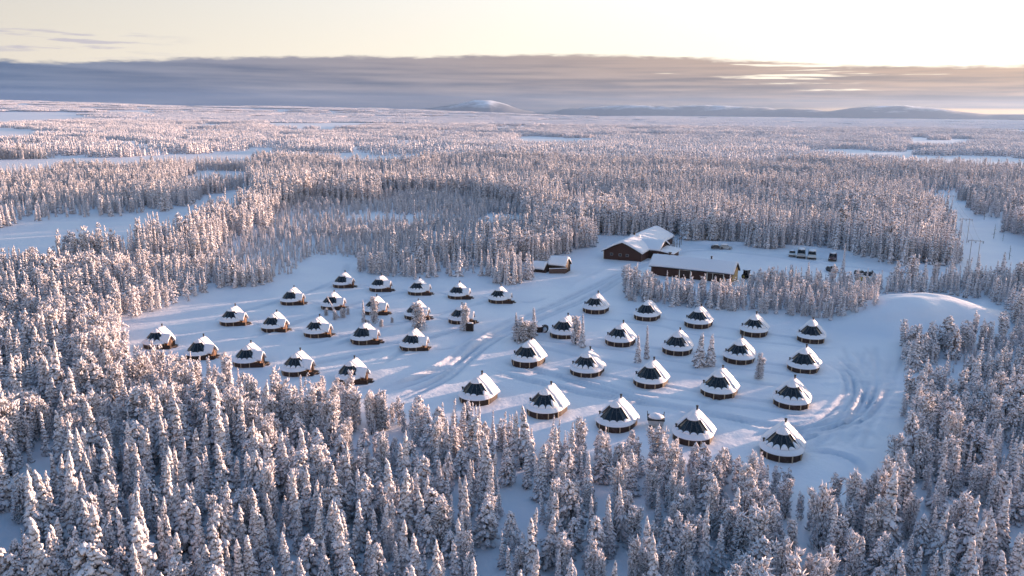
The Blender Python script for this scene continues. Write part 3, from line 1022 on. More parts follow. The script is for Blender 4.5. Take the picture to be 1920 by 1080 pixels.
def gn_forest(name, P, idx, sc, rz, collection, label):
    me = bpy.data.meshes.new(name)
    me.vertices.add(len(P)); me.vertices.foreach_set('co', np.asarray(P, np.float32).ravel())
    a = me.attributes.new('shape', 'INT', 'POINT'); a.data.foreach_set('value', idx.astype(np.int32))
    a = me.attributes.new('size', 'FLOAT_VECTOR', 'POINT'); a.data.foreach_set('vector', sc.astype(np.float32).ravel())
    a = me.attributes.new('turn', 'FLOAT_VECTOR', 'POINT'); a.data.foreach_set('vector', rz.astype(np.float32).ravel())
    me.update()
    o = link(name, me)
    ng = bpy.data.node_groups.new(name, 'GeometryNodeTree')
    ng.interface.new_socket('Geometry', in_out='INPUT', socket_type='NodeSocketGeometry')
    ng.interface.new_socket('Geometry', in_out='OUTPUT', socket_type='NodeSocketGeometry')
    gi = ng.nodes.new('NodeGroupInput'); go = ng.nodes.new('NodeGroupOutput')
    ip = ng.nodes.new('GeometryNodeInstanceOnPoints')
    ci = ng.nodes.new('GeometryNodeCollectionInfo'); ci.inputs['Collection'].default_value = collection
    ci.inputs['Separate Children'].default_value = True; ci.inputs['Reset Children'].default_value = True

    def attr(nm, typ):
        q = ng.nodes.new('GeometryNodeInputNamedAttribute'); q.data_type = typ; q.inputs[0].default_value = nm
        return next(s for s in q.outputs if s.enabled and s.name == 'Attribute')
    L = ng.links.new
    L(gi.outputs[0], ip.inputs['Points']); L(ci.outputs[0], ip.inputs['Instance'])
    ip.inputs['Pick Instance'].default_value = True
    L(attr('shape', 'INT'), ip.inputs['Instance Index'])
    L(attr('turn', 'FLOAT_VECTOR'), ip.inputs['Rotation'])
    L(attr('size', 'FLOAT_VECTOR'), ip.inputs['Scale'])
    L(ip.outputs[0], go.inputs[0])
    md = o.modifiers.new('forest', 'NODES'); md.node_group = ng
    return tag(o, label, kind='stuff')


rest = ~single & ~small
n = int(rest.sum())
kk = kind[rest]
ix = np.where(kk == 0, rg.integers(0, N_SPR, n), np.where(kk == 1, N_SPR + rg.integers(0, N_PIN, n), N_SPR + N_PIN + rg.integers(0, N_BIR, n)))
hb = hgt[rest] / np.where(kk == 0, 8.0, 6.5)
wd = hb * rg.uniform(.75, 1.3, n) * np.where(Y[rest] > 225, .80, 1.0)
gn_forest('forest', np.stack([X[rest], Y[rest], TZ[rest] - .1], 1), ix, np.stack([wd, wd, hb], 1),
          np.stack([rg.normal(0, .03, n), rg.normal(0, .03, n), rot[rest]], 1), lib, 'frosted forest stretching away behind and beside the clearing')
print('single trees', n_tree, 'middle wood', n)

# --- far wood
X, Y, rg = scatter(-2000, 2300, 700, 2700, 30, 51)
px, py, dep = to_px(np.stack([X, Y, np.zeros_like(X)], 1))
ok = (px > -350) & (px < 2270) & forest_mask(X, Y) & (rg.random(X.shape) < .06 + (.55 + .4 * smooth(500, 1300, px)) * smooth(.28, .58, vnoise(X / 170, Y / 90, 61)))
X, Y = X[ok], Y[ok]; n = len(X)
s = rg.uniform(.8, 1.25, n)
gn_forest('distant_forest', np.stack([X, Y, terrain(X, Y) - .2], 1), rg.integers(0, 6, n), np.stack([np.ones(n), np.ones(n), s], 1),
          np.stack([np.zeros(n), np.zeros(n), rg.uniform(0, 6.28, n)], 1), lib_far, 'far frosted woodland on the plain')
print('far', n)
X, Y, rg = scatter(-9500, 10500, 2700, 14800, 140, 52)
px, py, dep = to_px(np.stack([X, Y, np.zeros_like(X)], 1))
ok = (px > -300) & (px < 2220) & forest_mask(X, Y) & (rg.random(X.shape) < .50 + 1.0 * smooth(.2, .55, vnoise(X / 900, Y / 420, 62)))
X, Y = X[ok], Y[ok]; n = len(X)
gn_forest('horizon_forest', np.stack([X, Y, terrain(X, Y) - .5], 1), rg.integers(0, 5, n), np.stack([np.ones(n), np.ones(n), rg.uniform(.8, 1.3, n)], 1),
          np.stack([np.zeros(n), np.zeros(n), rg.uniform(0, 6.28, n)], 1), lib_vfar, 'frosted woodland reaching to the horizon')
print('vfar', n)

#HUTS-BEGIN
# ------------------------------------------------------------------ glass igloos
def polar(r, ph, z): return (r * math.sin(ph), -r * math.cos(ph), z)


def grid_faces(nu, nv):
    return [(i * nv + j, (i + 1) * nv + j, (i + 1) * nv + j + 1, i * nv + j + 1) for i in range(nu - 1) for j in range(nv - 1)]


M_bars = mat_plain('glazing_bars', (.07, .075, .085), .4)
GL_T, GL_B = (.80, 3.26), (2.34, 1.54)     # radius and height of the glass, top and bottom
N_FACET = 6
PHIS = [R(-82 + 164 * k / N_FACET) for k in range(N_FACET + 1)]
RW = 2.70


def glass_meshes():
    m_ = MB(); vs = []
    for ph in PHIS: vs += [polar(GL_B[0], ph, GL_B[1]), polar(GL_T[0], ph, GL_T[1])]
    m_.add(vs, [(2 * k, 2 * k + 2, 2 * k + 3, 2 * k + 1) for k in range(N_FACET)])
    vs = []
    for ph in PHIS: vs += [polar(GL_B[0] - .08, ph, GL_B[1] - .05), polar(GL_T[0] - .08, ph, GL_T[1] - .05)]
    m_.add(vs, [(2 * k + 1, 2 * k + 3, 2 * k + 2, 2 * k) for k in range(N_FACET)])
    g_ = m_.mesh('glass_dome', M_glass, fix=False)
    f_ = MB()
    for ph in PHIS: f_.bar(polar(GL_B[0] + .02, ph, GL_B[1] + .01), polar(GL_T[0] + .02, ph, GL_T[1] + .01), .07, .07)
    return g_, f_.mesh('glazing_frame', M_bars)


def snow_collar_mesh(seed):
    rr = random.Random(seed); m_ = MB()

    def sweep(prof, p0, p1, n, jit=.03):
        vs = []
        for i in range(n):
            ph = R(p0 + (p1 - p0) * i / (n - 1)); q = rr.uniform(-jit, jit)
            for r_, z_ in prof: vs.append(polar(r_ + (q if r_ > .3 else 0), ph, z_ + q * .6))
        m_.add(vs, grid_faces(n, len(prof)))
    k = rr.uniform(-.04, .10)
    sweep([(.02, 4.05), (.30, 3.92), (.62, 3.64), (.84 + k, 3.38 - k), (.88 + k, 3.25 - k), (.74, 3.18)], -97, 97, 19)
    sweep([(2.27, 1.50), (2.34, 1.62), (2.44, 1.58), (2.62, 1.44), (2.80, 1.30), (2.92, 1.18), (2.95, 1.08), (2.86, 1.0), (2.66, 1.02)], -100, 100, 33)
    for s in (-1, 1):
        sweep([(.70, 3.30), (.92, 3.32), (1.35, 2.86), (1.80, 2.32), (2.40, 1.64)], s * 82, s * 102, 5, .02)
        sweep([(.72, 3.18), (2.32, 1.48)], s * 82, s * 82.5, 2, 0)
    # snow lying in scallops along the foot of each pane
    for i in range(N_FACET):
        a, b = PHIS[i], PHIS[i + 1]
        hm = (rr.uniform(.08, .20) if i not in (0, N_FACET - 1) else rr.uniform(.05, .45)) * (1.0, 1.5, .8, 1.2, 2.0, .7, 1.1, 1.7)[seed % 8]
        n = 9
        A = Vector(polar(GL_B[0], a, GL_B[1])); B = Vector(polar(GL_B[0], b, GL_B[1]))
        T1 = Vector(polar(GL_T[0], a, GL_T[1])); T2 = Vector(polar(GL_T[0], b, GL_T[1]))
        nrm = (B - A).cross(T1 - A).normalized()
        if nrm.z < 0: nrm = -nrm
        vs = []
        for q in range(n):
            s = q / (n - 1)
            base = A.lerp(B, s); top = T1.lerp(T2, s)
            h = hm * math.sqrt(max(0, 1 - (2 * s - 1) ** 2)) + .02
            vs += [base - nrm * .02, base + nrm * (.12 + .06 * h), base.lerp(top, h * .75) + nrm * .13, base.lerp(top, h) - nrm * .01]
        m_.add(vs, grid_faces(n, 4))
    return m_.mesh('snow_collar', M_snow, True, fix=True)


def snow_roof_mesh(seed, half=2.95, zr=4.12, ze=1.22, y0=.28, y1=2.75, th=.28, nu=25, nv=9, amp=.05, name='snow_roof', along='y', x_off=0.):
    """a snow slab on a gable roof, ridge along y"""
    rr = np.random.default_rng(seed)
    us = np.linspace(-1, 1, nu); vv = np.linspace(0, 1, nv)
    vs = []
    for lay in (0, 1):
        for i, u in enumerate(us):
            for j, v in enumerate(vv):
                a = abs(u)
                z = zr - (zr - ze) * (math.sqrt(a * a + .006) - .06) + .10 * math.sin(a * math.pi)
                e = min(1, min(v, 1 - v) * 5) ; eu = min(1, (1 - a) * 6)
                z -= .10 * (1 - e) ** 2 + .10 * (1 - eu) ** 2
                if lay: z -= th
                n_ = float(rr.normal(0, amp)) if not lay else 0
                y = y0 + (y1 - y0) * v + (float(rr.normal(0, .03)) if not lay else 0)
                vs.append((x_off + u * half, y, z + n_ * .6))
    N = nu * nv
    fs = grid_faces(nu, nv) + [tuple(q + N for q in f[::-1]) for f in grid_faces(nu, nv)]
    for i in range(nu - 1):
        for j in (0, nv - 1):
            a, b = i * nv + j, (i + 1) * nv + j
            fs.append((a, b, b + N, a + N))
    for j in range(nv - 1):
        for i in (0, nu - 1):
            a, b = i * nv + j, i * nv + j + 1
            fs.append((a, b, b + N, a + N))
    m_ = MB().add(vs, fs)
    if along == 'x': m_.v = [(y, -x, z) for x, y, z in m_.v]
    return m_.mesh(name, M_snow, True)


_plan = [polar(RW, R(a), 0)[:2] for a in range(-90, 91, 20)]
_plan = _plan + [(RW, 2.5), (-RW, 2.5)]
WALL_ME = MB().prism(_plan, -.5, 1.06).mesh('wall', M_wall)
SILL_ME = None
POST_ME = MB().box(-.06, .06, -.07, .05, -.1, .84).mesh('post', M_post)
GABLE_ME = MB().extrude([(-2.66, 1.05), (2.66, 1.05), (0, 3.80)], 'y', 2.52, 2.6).mesh('gable_wall', M_wall)
CHIM_ME = MB().tube([(.12, 2.0, 3.6), (.12, 2.0, 4.40)], .13, 8).tube([(.12, 2.0, 4.40), (.12, 2.0, 4.54)], .20, 8).mesh('chimney', M_black)
VENT_ME = MB().tube([(-2.35, -.25, 1.45), (-2.35, -.25, 2.02)], .11, 7).tube([(-2.35, -.25, 2.02), (-2.35, -.25, 2.16)], .19, 7).mesh('vent_pipe', M_black)
GLASS_ME, FRAME_ME = glass_meshes()
COLLARS = [snow_collar_mesh(904 + k) for k in range(8)]
ROOFS = [snow_roof_mesh(930 + k, zr=4.0 + .06 * (k % 3), y1=2.6 + .12 * (k % 4), amp=.04 + .02 * (k % 3)) for k in range(6)]
# entrance porch of the left-hand huts (opens towards local +x)
PORCH_WALL = MB().extrude([(-.75, -.3), (1.15, -.3), (1.15, 1.35), (.2, 2.6), (-.75, 1.35)], 'x', 1.2, 3.20).mesh('porch', M_warm)
PORCH_ROOF = snow_roof_mesh(951, half=1.30, zr=2.98, ze=1.42, y0=1.4, y1=3.62, th=.26, nu=15, nv=7, amp=.04, name='porch_roof', along='x', x_off=-.2)
DOOR_ME = MB().box(3.20, 3.245, -.2, .6, .15, 1.95).mesh('door', M_red)
HANDLE_ME = MB().box(3.245, 3.28, .45, .52, 1.02, 1.14).mesh('handle', M_black)
DECK_ME = MB().prism([(1.9, -1.9), (4.1, -1.35), (4.1, 1.7), (2.5, 1.9)], -.3, .22).mesh('deck', M_wall)
RAIL_ME = MB().bar((1.72, -2.12, .45), (4.15, -1.40, .38), .09, 1.0).bar((4.15, -1.40, .4), (4.15, -.75, .4), .09, .8).mesh('railing', M_wall)
STEP_ME = MB().box(4.12, 4.75, -.3, .9, -.2, .08).mesh('step', M_wall)


def make_igloo(porch, seed):
    t = thing('glass_igloo', (0, 0, 0))
    def part(name, me, par=t):
        return reg(par, link(name, me, par))
    part('wall', WALL_ME)
    for a in (-72, -36, 0, 36, 72):
        pp = part('post', POST_ME); q = polar(RW + .04, R(a), .1); pp.location = q; pp.rotation_euler = (0, 0, R(a))
    gl = part('glass_dome', GLASS_ME); part('glazing_frame', FRAME_ME, gl)
    part('snow_collar', COLLARS[seed % 8]); part('snow_roof', ROOFS[seed % 6])
    part('gable_wall', GABLE_ME); part('chimney', CHIM_ME)
    if not porch:
        part('vent_pipe', VENT_ME)
    else:
        pw = part('porch', PORCH_WALL); part('porch_roof', PORCH_ROOF)
        d = part('door', DOOR_ME); part('handle', HANDLE_ME, d)
        part('deck', DECK_ME); part('railing', RAIL_ME); part('step', STEP_ME)
    return t


PROTO = {p: make_igloo(p, 0) for p in (False, True)}
first = {False: True, True: True}


def place_igloo(x, yb, porch, scale, rz, label, group, seed):
    gx_, gy_ = ground_at(x, yb)
    d = math.hypot(gx_, gy_)
    q = (RW + .05) * scale
    cx, cy_ = gx_ + gx_ / d * q, gy_ + gy_ / d * q
    if first[porch]: o = PROTO[porch]; first[porch] = False
    else: o = copy_tree(PROTO[porch])
    for ch in kids(o):
        if ch.name.startswith('snow_collar'): ch.data = COLLARS[seed % 8]
        if ch.name.startswith('snow_roof'): ch.data = ROOFS[(seed * 5 + 1) % 6]
    o.location = (cx, cy_, gz(cx, cy_) - .02); o.rotation_euler = (0, 0, rz); o.scale = (scale,) * 3
    tag(o, label, 'hut', group)
    return cx, cy_


GR, GL_ = 'glass-fronted igloo huts on the right of the track', 'porched glass igloo huts on the left of the track'
ordn = ['first', 'second', 'third', 'fourth', 'fifth']
RIGHT = [('back row', [(1115, 590), (1211, 603), (1307, 617), (1412, 633), (1519, 645)]),
         ('second row', [(1056, 637), (1160, 652), (1268, 668), (1384, 684), (1504, 701)]),
         ('third row', [(987, 690), (1098, 709), (1217, 730), (1345, 749), (1482, 770)]),
         ('front row', [(893, 762), (1021, 787), (1152, 813), (1297, 838), (1463, 868)])]
LEFT = [('back row', [(642, 541), (711, 548), (783.5, 555), (858, 562), (935, 570)]),
        ('second row', [(546, 573), (622, 582), (701, 592), (779, 601), (862, 609)]),
        ('third row', [(435, 612.5), (512, 623), (593, 634), (681, 647), (773, 659)]),
        ('front row', [(295, 655), (374, 676), (464, 690), (555.5, 707), (657, 722)])]
SPECIAL = {('R', 1, 0): 'small glass igloo half hidden by two frosted trees at its right, near the round tub',
           ('R', 3, 0): 'glass igloo behind tree tops at the left end of the front row',
           ('R', 3, 4): 'glass igloo nearest the viewer, alone at the right end of the front row',
           ('R', 2, 4): 'glass igloo beside the sunlit patch of snow and curving tyre tracks',
           ('L', 1, 1): 'porched igloo almost buried behind snow-bent shrubs and a leaning white tree',
           ('L', 1, 2): 'porched igloo with a thin frosted tree growing before its glass',
           ('L', 1, 3): 'porched igloo mostly hidden behind one bushy frosted birch',
           ('L', 1, 4): 'porched igloo with a frosted tree and a dark box standing before it',
           ('L', 3, 0): 'porched igloo at the far left end of the front row, by the forest edge'}
sd = 0
IGLOOS = []
for side_, rows, porch, sc, rz in (('R', RIGHT, False, .985, R(-25)), ('L', LEFT, True, .88, R(-11))):
    for ri, (rname, row) in enumerate(rows):
        for ci, (x, yb) in enumerate(row):
            lab = SPECIAL.get((side_, ri, ci))
            if not lab:
                k_ = 'glass igloo' if side_ == 'R' else 'porched glass igloo'
                lab = f'snowy {k_}, {ordn[ci]} from left in the {rname} {"right" if side_ == "R" else "left"} of the track'
            sd += 1
            IGLOOS.append(place_igloo(x, yb, porch, sc * (1 + .015 * math.sin(sd * 2.3)), rz + R(3 * math.sin(sd * 1.7)), lab, GR if side_ == 'R' else GL_, sd))


# ------------------------------------------------------------------ buildings
def gable_roof(parent, name, x0, x1, y0, y1, ze, zr, over=.45, th=.4, axis='y', seed=1, frame=True, nu=21, nv=15, amp=.05):
    """snow slab on a gable; axis gives the ridge direction; the dark roof edge is its own child"""
    if axis == 'y':
        half = (x1 - x0) / 2 + over; cx = (x0 + x1) / 2
        dz = over * (zr - ze) / ((x1 - x0) / 2)
        me = snow_roof_mesh(seed, half, zr + th, ze - dz + th, y0 - over, y1 + over, th, nu, nv, amp, name)
        me.transform(Matrix.Translation((cx, 0, 0)))
        ro = reg(parent, link(name, me, parent))
        e = MB().extrude([(cx - half, ze - dz - .02), (cx, zr - .02), (cx + half, ze - dz - .02), (cx + half, ze - dz - .16), (cx, zr - .16), (cx - half, ze - dz - .16)], 'y', y0 - over - .03, y1 + over + .03)
        reg(ro, e.build('eaves', M_dark_eave, ro))
    else:
        half = (y1 - y0) / 2 + over; cy_ = (y0 + y1) / 2
        dz = over * (zr - ze) / ((y1 - y0) / 2)
        me = snow_roof_mesh(seed, half, zr + th, ze - dz + th, x0 - over, x1 + over, th, nu, nv, amp, name, along='x')
        me.transform(Matrix.Translation((0, cy_, 0)))
        ro = reg(parent, link(name, me, parent))
        e = MB().extrude([(cy_ - half, ze - dz - .02), (cy_, zr - .02), (cy_ + half, ze - dz - .02), (cy_ + half, ze - dz - .16), (cy_, zr - .16), (cy_ - half, ze - dz - .16)], 'x', x0 - over - .03, x1 + over + .03)
        reg(ro, e.build('eaves', M_dark_eave, ro))
    return ro


M_dark_eave = mat_plain('dark_eaves', (.022, .014, .012), .8)


M_wframe = mat_plain('window_frame', (.26, .24, .24), .6)


def window(parent, x0, x1, z0, z1, y, mat_frame=None):
    f = MB().box(x0, x1, y - .05, y - .004, z0, z1).build('window', mat_frame or M_wframe, parent)
    MB().box(x0 + .1, x1 - .1, y - .065, y - .051, z0 + .1, z1 - .1).build('pane', M_pane, f)
    return f


# big lodge
az_l = R(25)
lx, ly = ground_at(1131, 485)
lodge = thing('lodge', (lx, ly, gz(lx, ly) - .05), -az_l, 'large dark red lodge with a long snowy gable roof and side wing', 'building')
W, Ln = 12.2, 40.0
MB().extrude([(0, -.5), (W, -.5), (W, 2.8), (W / 2, 5.75), (0, 2.8)], 'y', 0, Ln).build('wall', M_red, lodge)
gable_roof(lodge, 'roof', 0, W, 0, Ln, 2.8, 5.75, .5, .45, 'y', 61, nu=25, nv=31)
MB().extrude([(8.1, -.5), (20.1, -.5), (20.1, 2.8), (14.1, 5.0), (8.1, 2.8)], 'x', W / 2 + .6, W + 3.4).build('side_wing', M_red, lodge)
gable_roof(lodge, 'wing_roof', 6.9, W + 3.4, 8.1, 20.1, 2.8, 5.0, .5, .42, 'x', 62)
MB().box(W + 3.45, W + 7.6, 8.6, 17.5, -.5, 2.1).build('porch', M_red, lodge)
pr = MB().add([(W + 3.5, 7.9, 3.0), (W + 8.3, 7.9, 2.25), (W + 8.3, 18.3, 2.25), (W + 3.5, 18.3, 3.0), (W + 3.5, 7.9, 2.62), (W + 8.3, 7.9, 1.9), (W + 8.3, 18.3, 1.9), (W + 3.5, 18.3, 2.62)],
              [(0, 1, 2, 3), (7, 6, 5, 4), (0, 4, 5, 1), (1, 5, 6, 2), (2, 6, 7, 3), (3, 7, 4, 0)])
pr.build('porch_roof', M_snow, lodge)
MB().box(-.02, .16, -.06, -.004, -.2, 2.75).build('corner_board', M_trim, lodge)
for x in (2.2, 5.0, 7.3): window(lodge, x, x + 1.0, 1.35, 2.2, 0)
MB().box(W + .4, W + 1.5, 8.02, 8.09, 0, 2.1).build('door', M_dark_eave, lodge)
MB().tube([(W / 2 - .4, 14, 5.4), (W / 2 - .4, 14, 7.1)], .35, 8).build('chimney', M_black, lodge)
b_ = MB()
for k in range(2): b_.blob((W / 2 - .5 + k * 1.5, 12.8 + k, 6.05), .9, .8, .4, 10, k + 5)
b_.build('snow_heap', M_snow, lodge, True)


def local_pt(o, x, y, z=0):
    c, s = math.cos(o.rotation_euler.z), math.sin(o.rotation_euler.z)
    return (o.location.x + x * c - y * s, o.location.y + x * s + y * c, o.location.z + z)


# timber stair rails leaning on the porch of the lodge
for k, (px_, py_) in enumerate(((1226, 483), (1233, 486))):
    q = ground_at(px_, py_ + 4)
    t = thing('stair_rail', (*q, gz(*q)), R(-25 + 12), ('pale timber handrail before the dark lodge wing, nearer the lodge gable', 'pale timber handrail before the dark lodge wing, nearer the long barn')[k], 'handrail', 'timber handrails at the lodge steps')
    MB().bar((-.6, -1.2, .75), (1.2, 1.6, 1.9), .16, .2).build('rail', M_post, t)
    for u in (0, .5, 1): 
        a = Vector((-.6, -1.2, .75)).lerp(Vector((1.2, 1.6, 1.9)), u)
        MB().bar((a.x, a.y, -.3), (a.x, a.y, a.z - .1), .12).build('post', M_plank, t)

# long barn
bu = Vector((.876, -.482)); az_b = math.atan2(bu.y, bu.x)
qx, qy = ground_at(1372, 531.5)
BL = 23.0
bx, by = qx - bu.x * BL, qy - bu.y * BL
barn = thing('barn', (bx, by, 0), az_b, 'long low dark red barn with snowy roof and sunlit ochre end wall', 'building')
BW = 6.2
MB().extrude([(0, -.5), (BW, -.5), (BW, 3.0), (BW / 2, 5.3), (0, 3.0)], 'x', 0, BL).build('wall', M_red, barn)
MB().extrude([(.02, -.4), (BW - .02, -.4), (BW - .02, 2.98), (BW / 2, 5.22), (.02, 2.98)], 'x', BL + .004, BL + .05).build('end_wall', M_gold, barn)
gable_roof(barn, 'roof', 0, BL, 0, BW, 3.0, 5.3, .55, .42, 'x', 63, nu=21, nv=31)
MB().extrude([(2.55, 4.55), (3.65, 4.55), (3.1, 5.05)], 'x', BL + .055, BL + .09).build('gable_vent', M_black, barn)
for a, b in ((.36, .50), (.70, .90)):
    x0, x1 = a * BL, b * BL
    d = MB().box(x0 + .14, x1 - .14, -.05, -.004, -.1, 2.25).build('door', M_wall, barn)
    f = MB().box(x0 - .1, x0 + .14, -.09, -.004, -.1, 2.5).box(x1 - .14, x1 + .1, -.09, -.004, -.1, 2.5).box(x0 + .14, x1 - .14, -.09, -.004, 2.25, 2.5)
    f.build('door_frame', M_trim, d)
MB().tube([(BL * .77, -.1, .2), (BL * .77, -.1, 2.9)], .07, 6).build('downpipe', M_trim, barn)
for x, r_ in ((4.3, .34), (16.2, .22)):
    MB().tube([(x, BW / 2 + .2, 5.2), (x, BW / 2 + .2, 6.25)], r_, 8).tube([(x, BW / 2 + .2, 6.25), (x, BW / 2 + .2, 6.4)], r_ * 1.5, 8).build('roof_vent', M_black, barn)

# small cabin with the plank-walled porch
az_c = R(-24)
qx, qy = ground_at(1029, 510)
cab = thing('cabin', (qx, qy, 0), az_c, 'small snow-buried cabin with a lean-to and a dark plank fence', 'building')
MB().extrude([(0, -.4), (4.6, -.4), (4.6, 2.3), (2.3, 4.2), (0, 2.3)], 'x', 0, 4.9).build('wall', M_wall, cab)
gable_roof(cab, 'roof', 0, 4.9, 0, 4.6, 2.3, 4.2, .3, .4, 'x', 64, nu=15, nv=9)
MB().extrude([(-2.2, -.4), (2.0, -.4), (2.0, 1.3), (-.1, 2.5), (-2.2, 1.3)], 'x', -4.4, -.1).build('lean_to', M_wall, cab)
gable_roof(cab, 'lean_to_roof', -4.4, -.9, -2.2, 2.0, 1.3, 2.5, .45, .55, 'x', 65, nu=15, nv=9)
rl = MB().bar((1.0, -2.4, .75), (5.6, -.4, .95), .12, 1.35).build('plank_fence', M_plank, cab)
MB().bar((1.0, -2.4, 1.50), (5.6, -.4, 1.70), .24, .14).build('snow_ridge', M_snow, rl)


# ------------------------------------------------------------------ vehicles and small things
def make_car(name, paint, van=False, L=4.4, W_=1.8, H_=1.5, cap=.25):
    t = thing(name, (0, 0, 0))

    def part(nm, mb, mat, par=t, sm=False): return reg(par, mb.build(nm, mat, par, sm))
    h = W_ / 2
    if van:
        prof = [(-L / 2, .38), (-L / 2, .95), (-L / 2 + .55, 1.15), (-L / 2 + 1.25, H_), (L / 2 - .08, H_), (L / 2, .9), (L / 2, .38)]
    else:
        prof = [(-L / 2, .35), (-L / 2, .72), (-L / 2 + .25, .86), (-L / 2 + 1.15, .98), (-L / 2 + 1.85, H_ - .06), (-L / 2 + 2.2, H_), (L / 2 - 1.0, H_), (L / 2 - .25, 1.0), (L / 2, .92), (L / 2, .35)]
    n = len(prof)
    vs = []
    for sx, k in ((-1, 0), (1, 0)):
        for y, z in prof:
            tp = .84 if z > 1.02 else 1.0
            vs.append((sx * h * tp, y, z))
    fs = [(i, (i + 1) % n, n + (i + 1) % n, n + i) for i in range(n)] + [tuple(range(n)), tuple(range(2 * n - 1, n - 1, -1))]
    part('body', MB().add(vs, fs), paint)
    i0 = 2 if van else 3
    (ya, za), (yb, zb) = prof[i0], prof[i0 + 1]
    dn = .02
    q = lambda s, t_: (s * h * (.94 - .10 * t_) * .92, ya + (yb - ya) * t_ - dn, za + (zb - za) * t_ + dn)
    part('windscreen', MB().add([q(-1, .08), q(1, .08), q(1, .9), q(-1, .9)] + [tuple(Vector(c) + Vector((0, -.015, .015))) for c in (q(-1, .08), q(1, .08), q(1, .9), q(-1, .9))], [(0, 1, 2, 3), (7, 6, 5, 4), (0, 4, 5, 1), (1, 5, 6, 2), (2, 6, 7, 3), (3, 7, 4, 0)]), M_pane)
    for s in (-1, 1):
        xx = s * h * .93
        part('side_window', MB().add([(xx, yb - .1, 1.05), (xx, L / 2 - .9, 1.05), (xx * .93, L / 2 - 1.1, H_ - .14), (xx * .93, yb + .2, H_ - .14), (xx + s * .03, yb - .1, 1.05), (xx + s * .03, L / 2 - .9, 1.05), (xx * .93 + s * .03, L / 2 - 1.1, H_ - .14), (xx * .93 + s * .03, yb + .2, H_ - .14)],
             [(0, 1, 2, 3), (7, 6, 5, 4), (0, 4, 5, 1), (1, 5, 6, 2), (2, 6, 7, 3), (3, 7, 4, 0)]), M_pane)
        part('headlight', MB().blob((s * h * .72, -L / 2 - .005, .72), .2, .05, .1, 8, 3, 0), M_lamp)
        for yy in (-L / 2 + .85, L / 2 - .85):
            w_ = part('wheel', MB().tube([(s * (h - .2), yy, .33), (s * (h + .02), yy, .33)], .33, 12), M_rubber)
            part('rim', MB().tube([(s * (h + .02), yy, .33), (s * (h + .035), yy, .33)], .19, 8), M_silver, w_)
    part('bumper', MB().box(-h * .96, h * .96, -L / 2 - .07, -L / 2 + .05, .3, .56), M_black)
    if cap:
        part('snow_cap', MB().blob((0, (yb + L / 2 - .9) / 2, H_ + .02), h * .8, (L / 2 - .9 - yb) / 2 + .35, cap, 12, 7, .06), M_snow, t, True)
    return t


def put(o, x, y, rz, label, cat, group=None, dz=0., s=1.):
    q = ground_at(x, y)
    o.location = (q[0], q[1], gz(*q) + dz); o.rotation_euler = (0, 0, rz)
    if s != 1: o.scale = (s, s, s)
    return tag(o, label, cat, group)


PARK = 'vehicles parked along the forest edge behind the barn'
put(make_car('parked_car', M_white, cap=.10), 1485, 480, R(-18), 'low pale car with a bare dark roof, leftmost of the parked row', 'car', PARK, s=1.15)
put(make_car('parked_van', M_silver, True, 4.9, 2.0, 2.1, .28), 1502, 482, R(-20), 'silver van with a snow-covered roof beside the low pale car', 'van', PARK, s=1.28)
put(make_car('parked_van', M_white, True, 4.9, 2.0, 2.0, .28), 1522, 484, R(-20), 'white van with a snow-covered roof, rightmost of the close three', 'van', PARK, s=1.28)
put(make_car('parked_car', M_wine, cap=.3, H_=1.75), 1561, 488, R(-24), 'dark wine-red car standing apart with snow on its roof', 'car', PARK, s=1.3)
SN = 'snowed-in cars behind the lodge'
put(make_car('parked_car', M_dark, cap=.4, L=4.0), 1344, 467, R(80), 'snowed-in car behind the barn, the darker of two', 'car', SN)
put(make_car('parked_car', M_silver, cap=.5), 1360, 467, R(75), 'snowed-in grey car behind the barn, under a thicker snow cap', 'car', SN)
put(make_car('parked_car', M_yellow, cap=.15), 1623, 529, R(60), 'dull yellow car half hidden behind the frosted roadside trees', 'car')
put(make_car('parked_van', M_wine, True, 4.6, 1.9, 1.9, 0), 1830, 524, R(-80), 'brown van at the end of the cleared yard beside the right-hand forest', 'van')


def make_sled():
    """a snowmobile"""
    t = thing('snowmobile', (0, 0, 0))
    def part(nm, mb, mat, par=t): return reg(par, mb.build(nm, mat, par))
    part('body', MB().extrude([(-1.1, .35), (-1.2, .55), (-.7, .95), (-.25, 1.0), (0, .78), (1.2, .85), (1.35, .45), (1.2, .3)], 'x', -.38, .38), M_dark)
    part('windshield', MB().add([(-.3, -.72, .95), (.3, -.72, .95), (.25, -.45, 1.35), (-.25, -.45, 1.35), (-.3, -.70, .95), (.3, -.70, .95), (.25, -.43, 1.35), (-.25, -.43, 1.35)], [(0, 1, 2, 3), (7, 6, 5, 4), (0, 4, 5, 1), (1, 5, 6, 2), (2, 6, 7, 3), (3, 7, 4, 0)]), M_pane)
    part('seat', MB().extrude([(-.05, .8), (.2, 1.0), (1.1, 1.05), (1.2, .87)], 'x', -.22, .22), M_black)
    part('track', MB().extrude([(-.1, 0), (1.3, 0), (1.45, .2), (1.2, .36), (-.1, .36)], 'x', -.2, .2), M_rubber)
    part('handlebar', MB().tube([(-.38, -.25, 1.2), (.38, -.25, 1.2)], .03, 6).tube([(0, -.25, 1.2), (0, -.4, .9)], .03, 6), M_black)
    for s in (-1, 1): part('ski', MB().extrude([(-1.7, .22), (-1.5, .04), (-.5, .0), (-.5, .05), (-1.5, .1)], 'x', s * .45 - .08, s * .45 + .08), M_rubber)
    return t


def dup_at(o, *a, **k): return put(copy_tree(o), *a, **k)


